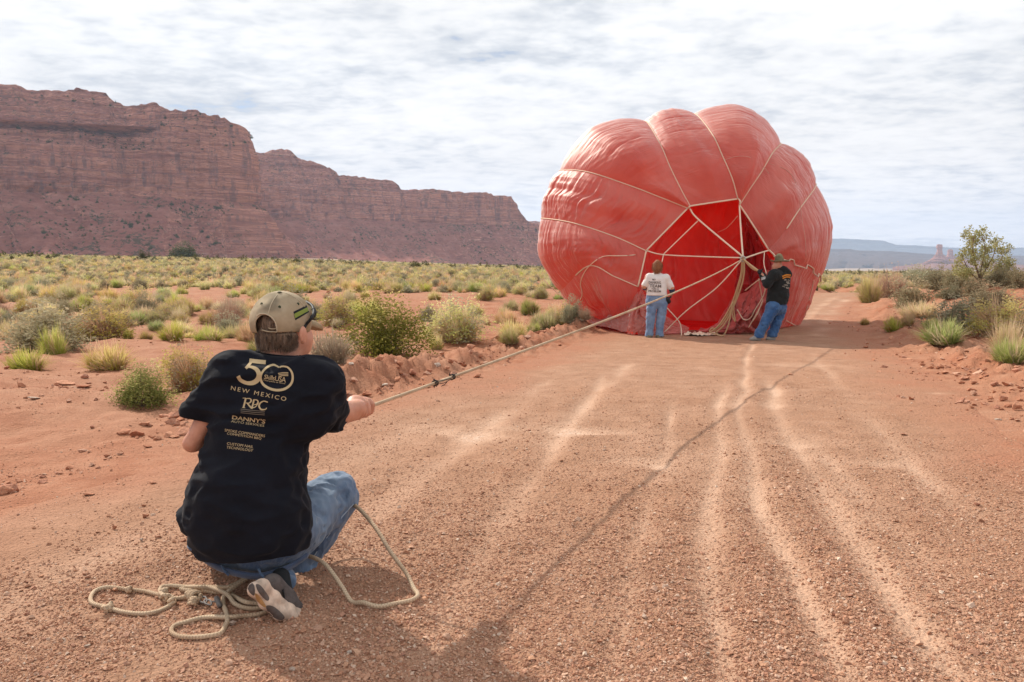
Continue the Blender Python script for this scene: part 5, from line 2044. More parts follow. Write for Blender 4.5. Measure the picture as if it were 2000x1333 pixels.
b = SDF((-1.22, 2.35, 0.0), (-0.40, 3.35, 1.15), 0.0055)
b.ell(HC + Vector((0, 0, 0.0)), (0.074, 0.090, 0.090), 0.0)
b.ell(HC + F_ * 0.052 + Vector((0.012, 0, -0.058)), (0.058, 0.056, 0.068), 0.03)        # face and jaw
b.ell(P(580, 682, 2.90), (0.034, 0.040, 0.030), 0.03)
b.cone(HC + F_ * 0.100 + Vector((0, 0, -0.01)), HC + F_ * 0.122 + Vector((0, 0, -0.045)), 0.010, 0.016, 0.012)   # nose
b.cone(HC + F_ * 0.105 + Vector((-0.02, 0.01, -0.083)), HC + F_ * 0.105 + Vector((0.02, -0.01, -0.083)), 0.009, 0.009, 0.01)   # lips
side_ = Vector((F_.y, -F_.x, 0)).normalized()
for sgn in (1, -1):                                 # ears
    e = HC + side_ * sgn * 0.078 + Vector((0, 0, -0.035)) - F_ * 0.002
    if sgn == 1:
        e = P(592, 655, 2.80)
    b.ell(e, (0.011, 0.022, 0.033), 0.006, Matrix.Rotation(math.atan2(-F_.x, F_.y) + 0.35 * sgn, 3, 'Z'))
b.cone(P(550, 668, 2.87), P(546, 712, 2.85), R_(37, 2.85), R_(38, 2.85), 0.02)     # neck
b.cone(P(535, 760, 2.86), P(500, 1000, 2.78), 0.08, 0.11, 0.03, 0.8)             # inside the shirt
# right arm, straight on towards the rope
b.cone(P(622, 755, 2.74), P(651, 806, 2.90), R_(30, 2.8), R_(25, 2.9), 0.02)
b.cone(P(650, 808, 2.88), P(690, 803, 3.0), R_(26.5, 2.9), R_(20, 3.0), 0.02)
fist(b, HAND, ROPE_DIR, Vector((-0.35, -0.25, 0.2)), rr=0.025, fr=0.0118)
b.ell(P(699, 796, 2.99), (0.028, 0.036, 0.028), 0.015)
# left arm, elbow down, hand in front of the body
b.cone(P(432, 770, 2.76), P(375, 866, 2.74), R_(24, 2.8), R_(16.5, 2.75), 0.02)
b.cone(P(376, 866, 2.75), P(530, 856, 3.02), R_(16, 2.75), 0.027, 0.02)
fist(b, LHAND, Vector((0.8, 0.1, 0.1)), Vector((-0.2, -0.6, -0.1)), rr=0.021, fr=0.0105)
b.mesh('body', M_SKIN, man, 1)

hr = SDF((-1.05, 2.55, 0.80), (-0.60, 3.15, 1.15), 0.0045)
hr.ell(HC + Vector((-0.004, -0.004, -0.006)), (0.084, 0.098, 0.088), 0.0)
hr.cone(P(537, 664, 2.83), P(556, 664, 2.83), 0.061, 0.058, 0.02)
hr.noise(0.006, 60, 5, 2, (1, 1, 0.35))
hr.cut(P(545, 681, 2.80), Vector((0.16, 0, -1)))
hr.cut(HC + F_ * 0.002, F_ + Vector((0.25, 0, 0.0)))
X_, Y_, Z_ = hr._xyz((slice(None),) * 3)
_c, _r = P(549, 627, 2.87), (0.092, 0.109, 0.100)
_R = np.array(Matrix.Rotation(-0.5, 3, 'Z').transposed())
_q = [_R[i, 0] * (X_ - _c.x) + _R[i, 1] * (Y_ - _c.y) + _R[i, 2] * (Z_ - _c.z) for i in range(3)]
_e = (np.sqrt(sum((_q[i] / _r[i]) ** 2 for i in range(3))) - 1) * 0.1
hr.V = np.where(Z_ > P(545, 652, 2.78).z, np.maximum(hr.V, _e), hr.V).astype(np.float32)
hr.mesh('hair', M_HAIR, man, 1)


def strands(name, arr, mat, parent, count, ln, wd, seed, zmax=9, zmin=-9, curl=0.3):
    pos = arr[0]
    c0 = pos.mean(0)
    r = np.random.default_rng(seed)
    ok = np.nonzero((pos[:, 2] < zmax) & (pos[:, 2] > zmin))[0]
    k = r.choice(ok, count)
    p = pos[k]
    out = p - c0
    out[:, 2] = 0
    out /= np.linalg.norm(out, axis=1)[:, None] + 1e-6
    tang = np.stack([-out[:, 1], out[:, 0], 0 * out[:, 0]], -1)
    d = np.array([0, 0, -1.0]) + out * r.uniform(0.0, 0.35, (count, 1)) + tang * r.normal(0, curl, (count, 1))
    L = ln * r.uniform(0.6, 1.3, (count, 1))
    w = tang * wd * r.uniform(0.6, 1.3, (count, 1))
    p = p + out * 0.001
    m = p + d * L * 0.5 + out * 0.1 * ln
    t = p + d * L + tang * r.normal(0, 0.25, (count, 1)) * ln
    V = np.stack([p - w, p + w, m + w, m - w, t], 1).reshape(-1, 3)
    b = np.arange(count)[:, None] * 5
    return mesh_np(name, V, [b + np.array([0, 1, 2, 3]), b + np.array([3, 2, 4])], mat, parent)


strands('hair_strands', hr.last, M_HAIR, man, 5200, 0.020, 0.0007, 3, zmin=P(545, 679, 2.80).z, zmax=P(545, 640, 2.76).z)

# cap: a shell with an arched opening at the back
cp = SDF((-1.08, 2.52, 0.86), (-0.52, 3.2, 1.16), 0.0032)
CC = P(549, 627, 2.87)
CR = (0.1010, 0.118, 0.108)
cp.ell(CC, CR, 0.0, Matrix.Rotation(-0.5, 3, 'Z'))
cp.noise(0.0035, 16, 3, 2)
cp.shell(0.006)
cp.cut(P(545, 650, 2.78), Vector((0.02, -0.10, -1)))
cp.cone(P(518, 636, 2.76), P(518, 643, 2.76), R_(20, 2.76), R_(21, 2.76), 0, 1.5, sub=True)
cp.mesh('cap', M_CAP, man, 1)
CAPB = bvh_of(cp.last)
CAPO = bpy.context.scene


def on(bvh, px, py, lift=0.002, dd=2.8):
    o = Vector((0, 0, CAMZ))
    r = (P(px, py, 10.0) - o).normalized()
    h_ = bvh.ray_cast(o, r)
    if h_[0] is not None:
        return h_[0] - r * lift
    q = bvh.find_nearest(P(px, py, dd))[0]
    for _ in range(3):
        q = bvh.find_nearest(P(px, py, q.y))[0]
    return q - r * lift


bl = SDF((-0.90, 2.75, 0.86), (-0.45, 3.25, 1.12), 0.0035)
BLC = P(598, 636, 2.975)
rotb = Matrix.Rotation(-0.55, 3, 'Z') @ Matrix.Rotation(-0.30, 3, 'X')
bl.ell(BLC, (0.052, 0.074, 0.026), 0, rotb)
bl.ell(BLC + Vector((0, 0, -0.014)), (0.049, 0.070, 0.026), 0, rotb, sub=True)
bl.ell(CC, (CR[0] - 0.004, CR[1] - 0.004, CR[2]), 0, Matrix.Rotation(-0.5, 3, 'Z'), sub=True)
bl.mesh('cap_bill', M_CAP, man, 1)
M_SEAM = plain_mat('khaki_thread', (0.50, 0.42, 0.30), 0.9)
tube('cap_seam', [on(CAPB, *q) for q in ((546, 571), (537, 582), (529, 596), (523, 616))], 0.0016, M_SEAM, man, 5, 5)
tube('cap_seam', [on(CAPB, *q) for q in ((548, 571), (566, 576), (584, 588), (596, 600))], 0.0013, M_SEAM, man, 5, 5)
tube('cap_opening_trim', [on(CAPB, *q) for q in ((502, 618), (507, 614), (516, 613), (526, 617), (534, 624), (539, 634), (541, 648))], 0.0024, M_SEAM, man, 6, 5)
tube('cap_strap', [P(512, 645, 2.752), P(524, 648, 2.748), P(541, 649, 2.752)], 0.005, M_CAP, man, 8, 6, flat=0.4)
tube('cap_strap', [P(524, 641, 2.752), P(532, 643, 2.75), P(540, 642, 2.752)], 0.0035, M_CAP, man, 8, 6, flat=0.4)
bt = SDF((-0.90, 2.70, 1.05), (-0.76, 2.95, 1.16), 0.003)
bt.ell(on(CAPB, 546, 572, 0) , (0.009, 0.009, 0.005), 0)
bt.mesh('cap_button', plain_mat('dark_button', (0.09, 0.085, 0.055), 0.8), man)
M_EYELET = plain_mat('green_eyelet', (0.03, 0.055, 0.03), 0.8)
for q in ((511, 594), (546, 600), (582, 594)):
    c = on(CAPB, *q, 0.001)
    a8 = np.linspace(0, 2 * np.pi, 10, endpoint=False)
    tube('eyelet', [c + Vector((0.0028 * math.cos(a), 0, 0.0034 * math.sin(a))) for a in a8], 0.002, M_EYELET, man, 5, 2, closed=True)


def decal(name, quad, bvh, mat, parent, lift=0.003, nu=10, nv=6):
    """a flat patch laid on a surface; quad = four picture corners tl, tr, br, bl"""
    V = []
    for j in range(nv):
        for i in range(nu):
            u, v = i / (nu - 1), j / (nv - 1)
            x = (quad[0][0] * (1 - u) + quad[1][0] * u) * (1 - v) + (quad[3][0] * (1 - u) + quad[2][0] * u) * v
            y = (quad[0][1] * (1 - u) + quad[1][1] * u) * (1 - v) + (quad[3][1] * (1 - u) + quad[2][1] * u) * v
            V.append(on(bvh, x, y, lift))
    return mesh_np(name, V, grid_q(nv, nu)[:, ::-1], mat, parent)


decal('patch', [(573, 609.5), (599, 596.5), (604, 610), (577, 626)], CAPB, M_DARKCL, man, 0.0015)
decal('patch_field', [(574.5, 613.5), (600.5, 600.5), (603, 607.5), (576.5, 622)], CAPB, plain_mat('olive_green_patch', (0.22, 0.27, 0.06), 0.9, 400, 0.4, 0.001), man, 0.003)
tube('sunglasses', [on(CAPB, 594, 641, 0.004), on(CAPB, 599, 633, 0.006), P(608, 622, 2.83), P(613, 610, 2.87), P(609, 597, 2.93), P(598, 590, 2.98)], 0.0055, M_BLACK, man, 8, 8)
tube('sunglasses', [P(612, 603, 2.89), P(614, 612, 2.88), P(608, 624, 2.87)], 0.008, M_BLACK, man, 8, 6, flat=0.4)

# t-shirt
s = SDF((-1.26, 2.30, 0.10), (-0.42, 3.15, 1.02), 0.006)
k = 0.045


def C(ax, ay, ad, bx, by, bd, ra, rb, kk=k, fy=1.0):
    s.cone(P(ax, ay, ad), P(bx, by, bd), R_(ra, ad), R_(rb, bd), kk, fy)


C(546, 722, 2.85, 528, 790, 2.78, 48, 88, 0.0, 0.9)
C(455, 733, 2.76, 618, 748, 2.76, 50, 46, k, 0.9)
C(462, 790, 2.75, 592, 800, 2.74, 62, 62, k, 0.8)
C(480, 870, 2.73, 510, 900, 2.72, 86, 86, k, 0.8)
C(478, 960, 2.70, 492, 1000, 2.70, 108, 112, k, 0.85)
C(470, 1015, 2.70, 500, 1050, 2.70, 112, 98, k, 0.85)
C(520, 990, 2.72, 540, 1035, 2.72, 76, 72, k, 0.85)
C(445, 995, 2.74, 405, 1000, 2.80, 70, 56, 0.03)
C(455, 738, 2.76, 372, 822, 2.74, 48, 32, 0.03)                 # left sleeve
C(615, 752, 2.76, 646, 812, 2.88, 50, 34, 0.03)                 # right sleeve
C(520, 810, 2.80, 490, 980, 2.85, 90, 105, k, 0.9)
s.noise(0.009, 7, 3, 2, (1, 1, 0.55))
s.noise(0.010, 15, 9, 2, (0.4, 1, 1.2), ridge=True)
s.cut(P(480, 1106, 2.52), Vector((0.06, -0.12, -1)))
lsl = P(372, 822, 2.72)
s.cut_near(P(368, 818, 2.72), P(372, 856, 2.72) - P(392, 776, 2.75), 0.085)
s.cut_near(P(664, 826, 2.92), P(690, 838, 3.02) - P(628, 800, 2.80), 0.10)
s.cone(P(553, 640, 2.88), P(550, 688, 2.86), 0.066, 0.071, 0, sub=True)  # neck opening
s.mesh('t_shirt', M_TEE, man, 1)
TEE = bvh_of(s.last)
tube('collar', [on(TEE, 503, 676, 0.003), on(TEE, 520, 684, 0.004), on(TEE, 545, 691, 0.005), on(TEE, 572, 697, 0.004), on(TEE, 596, 699, 0.003)], 0.0045, M_TEE, man, 6, 6)

# jeans
j = SDF((-1.22, 2.35, 0.0), (-0.40, 3.55, 0.72), 0.0065)


def J(ax, ay, ad, bx, by, bd, ra, rb, kk=0.03, fy=1.0):
    j.cone(P(ax, ay, ad), P(bx, by, bd), R_(ra, ad), R_(rb, bd), kk, fy)


J(468, 1024, 2.76, 512, 1026, 2.76, 93, 92, 0.0, 0.85)
J(560, 1040, 2.82, 652, 968, 3.08, 62, 47, 0.05)                # right thigh
J(655, 972, 3.08, 588, 1104, 2.98, 46, 27, 0.02)                # right shin
J(440, 1036, 2.88, 415, 1040, 3.30, 50, 40, 0.05)               # left thigh
J(410, 1060, 3.28, 542, 1122, 2.80, 38, 24, 0.02)               # left shin
J(542, 1118, 2.80, 560, 1136, 2.68, 24, 22, 0.01)
J(588, 1104, 2.98, 588, 1128, 2.96, 26, 25, 0.01)
j.noise(0.007, 13, 3, 2)
j.noise(0.007, 26, 8, 2, (1, 1, 1), ridge=True)
j.cut_near(P(566, 1146, 2.67), P(574, 1166, 2.60) - P(548, 1124, 2.74), 0.07)
j.cut_near(P(590, 1138, 2.96), Vector((0, 0.1, -1)), 0.08)
j.mesh('jeans', M_DENIM, man, 1)
JB = bvh_of(j.last)
wb = [(372, 1068), (396, 1090), (430, 1110), (465, 1121), (500, 1126), (535, 1120), (568, 1106), (598, 1086)]
tube('waistband', [P(x, y, on(JB, np.clip(x, 396, 596), min(y, 1100), 0.0, 2.66).y - 0.004) for x, y in wb], 0.021, M_BAND, man, 10, 8, flat=0.45)
for x, y in ((440, 1114), (512, 1122)):
    q = P(x, y, on(JB, x, 1100, 0.0, 2.66).y - 0.022)
    tube('belt_loop', [q + Vector((-0.012, 0, 0.02)), q + Vector((0, -0.006, 0)), q + Vector((0.012, 0, -0.018))], 0.005, M_DENIM, man, 6, 4, flat=0.5)
tube('jeans_seam', [on(JB, *q, 0.001, 3.0) for q in ((690, 985), (668, 1010), (642, 1045), (612, 1088))], 0.0022, plain_mat('denim_thread', (0.36, 0.42, 0.5), 0.9), man, 5, 6)

# near shoe, heel raised, sole towards the viewer
M_SOLE = plain_mat('scuffed_cream_rubber', (0.66, 0.50, 0.39), 0.75, 40, 0.4, 0.003, (14, 0.35))
M_TREAD = plain_mat('grey_tread', (0.12, 0.095, 0.085), 0.8, 70, 0.5, 0.003, (20, 0.35))
M_TREADY = plain_mat('dirty_ochre_tread', (0.42, 0.24, 0.10), 0.8, 70, 0.5, 0.003, (20, 0.4))
M_MESH = plain_mat('grey_shoe_mesh', (0.115, 0.095, 0.09), 0.85, 240, 0.9, 0.003, (30, 0.2))
GD = 2.66
so = SDF((-1.0, 2.25, -0.02), (-0.58, 2.98, 0.35), 0.004)
H1, H2 = P(499, 1152, 2.450), P(512, 1146, 2.480)
A1, A2 = P(518, 1178, 2.480), P(535, 1166, 2.520)
B1, B2 = P(546, 1199, 2.520), P(564, 1192, 2.560)
T1, T2 = P(572, 1204, 2.560), P(586, 1198, 2.640)
for u, v, r1, r2 in ((H1, H2, 15, 15), (A1, A2, 11, 11), (B1, B2, 12, 12), (T1, T2, 10, 10), (H1, A1, 13, 10), (H2, A2, 13, 10), (A1, B1, 10, 11), (A2, B2, 10, 11), (B1, T1, 11, 9), (B2, T2, 11, 9)):
    so.cone(u, v, R_(r1, 2.6) * 0.98, R_(r2, 2.6) * 0.98, 0.012)
shoe = so.mesh('shoe', M_SOLE, man, 1)
SB = bvh_of(so.last)
up_ = SDF((-1.0, 2.30, -0.02), (-0.55, 3.0, 0.40), 0.0045)
up_.cone(P(532, 1142, 2.560), P(556, 1172, 2.600), 0.036, 0.038, 0.02)
up_.cone(P(556, 1172, 2.600), P(578, 1190, 2.640), 0.036, 0.028, 0.02)
up_.mesh('shoe_upper', M_MESH, man, 1)
sk = SDF((-1.0, 2.30, 0.0), (-0.55, 3.0, 0.40), 0.005)
sk.cone(P(548, 1128, 2.640), P(556, 1168, 2.600), 0.032, 0.030, 0.01)
sk.mesh('sock', M_DARKCL, man, 1)
UB = bvh_of(up_.last)
tube('shoe_strap', [on(UB, 553, 1152, 0.004), on(UB, 555, 1166, 0.004), on(UB, 556, 1180, 0.003)], 0.006, M_BLACK, man, 6, 5, flat=0.4)


def blob_decal(name, pts_, bvh, mat, lift=0.002):
    c = spline([(x, y, 0) for x, y in pts_], 6, True)
    m_ = c.mean(0)
    rings = []
    for k_ in (1.0, 0.75, 0.5, 0.25):
        rings.append([on(bvh, *(m_[:2] + (q[:2] - m_[:2]) * k_), lift * (1.0 + 1.2 * (1 - k_))) for q in c])
    V = [v for r in rings for v in r]
    n_ = len(c)
    Q = grid_q(4, n_, True)
    V.append(on(bvh, m_[0], m_[1], lift * 2))
    fan_ = np.stack([3 * n_ + np.arange(n_), 3 * n_ + (np.arange(n_) + 1) % n_, np.full(n_, len(V) - 1)], -1)
    return mesh_np(name, V, [Q, fan_], mat, man)


blob_decal('tread_pad', [(483, 1145), (489, 1138), (496, 1143), (498, 1155), (496, 1164), (487, 1157)], SB, M_TREAD)
blob_decal('tread_pad', [(500, 1142), (508, 1143), (518, 1155), (526, 1168), (522, 1174), (512, 1166), (503, 1154)], SB, M_TREAD)
blob_decal('tread_pad', [(498, 1160), (504, 1162), (513, 1173), (520, 1186), (512, 1184), (502, 1173)], SB, M_TREADY)
blob_decal('tread_pad', [(520, 1184), (532, 1184), (545, 1193), (556, 1206), (548, 1212), (534, 1206), (523, 1195)], SB, M_TREAD)
s2 = SDF((-0.95, 2.75, -0.02), (-0.55, 3.4, 0.25), 0.006)
s2.cone(P(586, 1132, 2.97), P(606, 1112, 3.20), 0.038, 0.036, 0.01)
s2.cone(P(584, 1136, 2.94), P(590, 1130, 3.00), 0.036, 0.034, 0.01)
s2.cut((0, 0, 0.003), (0, 0, -1))
s2.mesh('shoe', plain_mat('pale_shoe_leather', (0.62, 0.50, 0.44), 0.7), man, 1)

# ---- print on the shirt
M_PRINT = plain_mat('cream_print', (0.50, 0.38, 0.22), 0.85)
M_PRINTD = plain_mat('worn_cream_print', (0.16, 0.13, 0.10), 0.85)


def text_arrays(txt, bold=0.0, spacing=1.0, cells=26):
    cu = bpy.data.curves.new('t', 'FONT')
    cu.body = txt
    cu.offset = bold
    cu.space_character = spacing
    cu.resolution_u = 3
    ob = bpy.data.objects.new('t', cu)
    COL.objects.link(ob)
    dg = bpy.context.evaluated_depsgraph_get()
    me = bpy.data.meshes.new_from_object(ob.evaluated_get(dg))
    bm = bmesh.new()
    bm.from_mesh(me)
    bpy.data.objects.remove(ob)
    bpy.data.curves.remove(cu)
    xs = [v.co.x for v in bm.verts]
    ys_ = [v.co.y for v in bm.verts]
    x0_, x1_, y0_, y1_ = min(xs), max(xs), min(ys_), max(ys_)
    for v in bm.verts:
        v.co.x = (v.co.x - x0_) / (x1_ - x0_)
        v.co.y = (v.co.y - y0_) / (y1_ - y0_)
    for i in range(1, cells):
        bmesh.ops.bisect_plane(bm, geom=bm.verts[:] + bm.edges[:] + bm.faces[:], plane_co=(i / cells, 0, 0), plane_no=(1, 0, 0))
    for i in range(1, 4):
        bmesh.ops.bisect_plane(bm, geom=bm.verts[:] + bm.edges[:] + bm.faces[:], plane_co=(0, i / 4, 0), plane_no=(0, 1, 0))
    bmesh.ops.triangulate(bm, faces=bm.faces[:])
    bpy.data.meshes.remove(me)
    return bm


def put_text(txt, quad, bvh, mat, parent, name='print_line', bold=0.0, spacing=1.0, cells=26, lift=0.003, bend=0.0):
    """quad: picture positions of bottom left, bottom right, top right, top left"""
    bm = text_arrays(txt, bold, spacing, cells)
    q = quad
    for v in bm.verts:
        u, w_ = v.co.x, v.co.y
        x = (q[0][0] * (1 - u) + q[1][0] * u) * (1 - w_) + (q[3][0] * (1 - u) + q[2][0] * u) * w_
        y = (q[0][1] * (1 - u) + q[1][1] * u) * (1 - w_) + (q[3][1] * (1 - u) + q[2][1] * u) * w_ + bend * 4 * u * (1 - u)
        v.co = on(bvh, x, y, lift)
    me = bpy.data.meshes.new(name)
    bm.to_mesh(me)
    bm.free()
    me.materials.append(mat)
    return link(name, me, parent)


def band(name, cl, wd, bvh, mat, parent, closed=False, lift=0.003):
    """flat printed stroke along picture points, widths in picture pixels"""
    c = spline([(x, y, 0) for x, y in cl], 8, closed)[:, :2]
    w_ = np.interp(np.linspace(0, 1, len(c)), np.linspace(0, 1, len(wd)), wd) if hasattr(wd, '__len__') else np.full(len(c), wd)
    t_ = (np.roll(c, -1, 0) - np.roll(c, 1, 0)) if closed else np.gradient(c, axis=0)
    t_ /= np.linalg.norm(t_, axis=1)[:, None] + 1e-9
    n_ = np.stack([-t_[:, 1], t_[:, 0]], -1)
    V = []
    for k_ in range(len(c)):
        for s_ in (-1, 0, 1):
            V.append(on(bvh, *(c[k_] + n_[k_] * s_ * w_[k_] / 2), lift))
    Q = grid_q(len(c), 3)
    if closed:
        m_ = len(c) - 1
        Q = np.vstack([Q, [[m_ * 3 + a, m_ * 3 + a + 1, a + 1, a] for a in (0, 1)]])
    return mesh_np(name, V, Q, mat, parent)


tp = man
five = [
    band('print_numeral', [(487, 704.5), (503, 706.5), (519, 708)], 8, TEE, M_PRINT, tp),
    band('print_numeral', [(493, 704), (487, 712), (480, 720)], 5.5, TEE, M_PRINT, tp),
    band('print_numeral', [(479, 718.5), (490, 717), (501, 722), (506, 732), (503, 742), (494, 748), (482, 748.5), (470, 743), (465, 735)], [2, 5, 8, 9.5, 10, 9, 7, 7, 7.5], TEE, M_PRINT, tp)]
band('print_ring', [(545, 718), (540, 715), (533, 713), (521, 718), (512, 728), (509, 739), (514, 751), (526, 759), (541, 762.5), (556, 760), (567, 752), (571.5, 741), (570, 728), (562, 718), (551, 716), (546, 718)], [3, 3.4, 4.2, 4.2, 4.2, 4.5, 5, 5, 5, 4.8, 4.5, 4, 3.5, 3, 3], TEE, M_PRINT, tp)
put_text('SkillsUSA', [(515, 740), (558, 748), (559, 737), (517, 732)], TEE, M_PRINT, tp, spacing=0.9)
put_text('Champions at Work', [(514, 744.5), (557, 752), (558, 748.5), (515, 741.5)], TEE, M_PRINT, tp, spacing=0.9)
for k_ in range(3):
    band('print_flag', [(543 + k_, 730 + 2.8 * k_), (552, 728.5 + 2.8 * k_), (563, 728.5 + 2.8 * k_)], 1.5, TEE, M_PRINT, tp)
put_text('NEW MEXICO', [(450.5, 762), (558, 784), (560, 776), (452, 754)], TEE, M_PRINT, tp, bold=0.0, spacing=1.35, cells=40)
# serif initials
band('print_initial', [(480, 778), (478, 787), (475.5, 796)], 3.4, TEE, M_PRINT, tp)
band('print_initial', [(479, 779), (488, 779), (490.5, 783), (487, 787.5), (480, 787.5)], [1.5, 2, 3.4, 2, 1.5], TEE, M_PRINT, tp)
band('print_initial', [(483, 788), (487, 793), (491, 797)], [2.5, 3.2, 3.4], TEE, M_PRINT, tp)
band('print_initial', [(496, 781), (494, 790), (491.5, 799)], 3.2, TEE, M_PRINT, tp)
band('print_initial', [(495, 781), (502, 782), (504, 786), (501, 790), (496, 791)], [1.5, 2, 3, 2, 1.2], TEE, M_PRINT, tp)
band('print_initial', [(523, 786), (515, 784), (508, 788), (506, 794), (510, 800), (518, 800), (521, 797)], [2.5, 2, 3, 3.4, 3, 2, 1.5], TEE, M_PRINT, tp)
band('print_initial', [(474, 778), (480, 778)], 1.2, TEE, M_PRINT, tp)
band('print_initial', [(473, 796.5), (479, 797)], 1.2, TEE, M_PRINT, tp)
band('print_initial', [(493, 797), (499, 795), (505, 788)], [2, 1.6, 1.2], TEE, M_PRINT, tp)
for y_ in (799.5, 803, 806.5):
    band('print_small_line', [(470, y_), (494, y_ + 2.6), (517, y_ + 4.4)], 1.3, TEE, M_PRINTD, tp)
put_text("DANNY'S", [(453, 819.2), (517.5, 828.3), (519, 820), (454, 811.5)], TEE, M_PRINT, tp, bold=0.02)
put_text('AUTO SERVICES', [(451, 825), (515.5, 834.2), (516.5, 829.8), (452, 820.6)], TEE, M_PRINT, tp, bold=0.0)
put_text('SMOKE COMMANDERS', [(438.5, 842.8), (517, 854.6), (518, 849.6), (439.5, 837.8)], TEE, M_PRINT, tp, bold=0.0, cells=34)
put_text('COMPETITION BBQ', [(443, 849.9), (510, 860), (511, 855), (444, 844.9)], TEE, M_PRINT, tp, bold=0.0, cells=34)
put_text('CUSTOM NAIL', [(443, 869), (494, 875.8), (495.5, 870.8), (444, 864)], TEE, M_PRINT, tp, bold=0.0)
put_text('TECHNOLOGY', [(442, 876.2), (493.5, 882.8), (495, 877.8), (443, 871.2)], TEE, M_PRINT, tp, bold=0.0)

# ---- the two people at the mouth of the balloon
DW = ground_at(1280, 661).y
DM = ground_at(1498, 667).y
woman = empty('person', (float(P(1280, 655, DW).x), DW, float(surf_z(P(1280, 655, DW).x, DW))), 'person with auburn hair, white printed t-shirt and pale jeans at left of balloon mouth', 'person')
hatman = empty('person', (float(P(1495, 655, DM).x), DM, float(surf_z(P(1495, 655, DM).x, DM))), 'person in brimmed hat, black hooded jacket and blue jeans holding the balloon lines', 'person')


def figure(parent, D, parts, h=0.011):
    """parts: name, material, list of (ax, ay, ad, bx, by, bd, ra, rb, k), cuts, noise"""
    res = {}
    for name, mat, prims, cuts, nz in parts:
        pts_ = []
        for q in prims:
            for x, y, d, r in ((q[0], q[1], D + q[2], q[6]), (q[3], q[4], D + q[5], q[7])):
                p_ = np.array(P(x, y, d))
                pts_ += [p_ - R_(r, d) * 1.3 - 0.03, p_ + R_(r, d) * 1.3 + 0.03]
        pts_ = np.array(pts_)
        s_ = SDF(pts_.min(0) - 0.02, pts_.max(0) + 0.02, h)
        for q in prims:
            s_.cone(P(q[0], q[1], D + q[2]), P(q[3], q[4], D + q[5]), R_(q[6], D), R_(q[7], D), q[8] if len(q) > 8 else 0.03, q[9] if len(q) > 9 else 1.0)
        if nz:
            s_.noise(nz, 14, 7, 2)
            s_.noise(nz * 0.8, 24, 17, 2, ridge=True)
        for c in cuts:
            s_.cut(*c)
        s_.mesh(name, mat, parent, 1)
        res[name] = s_.last
    return res


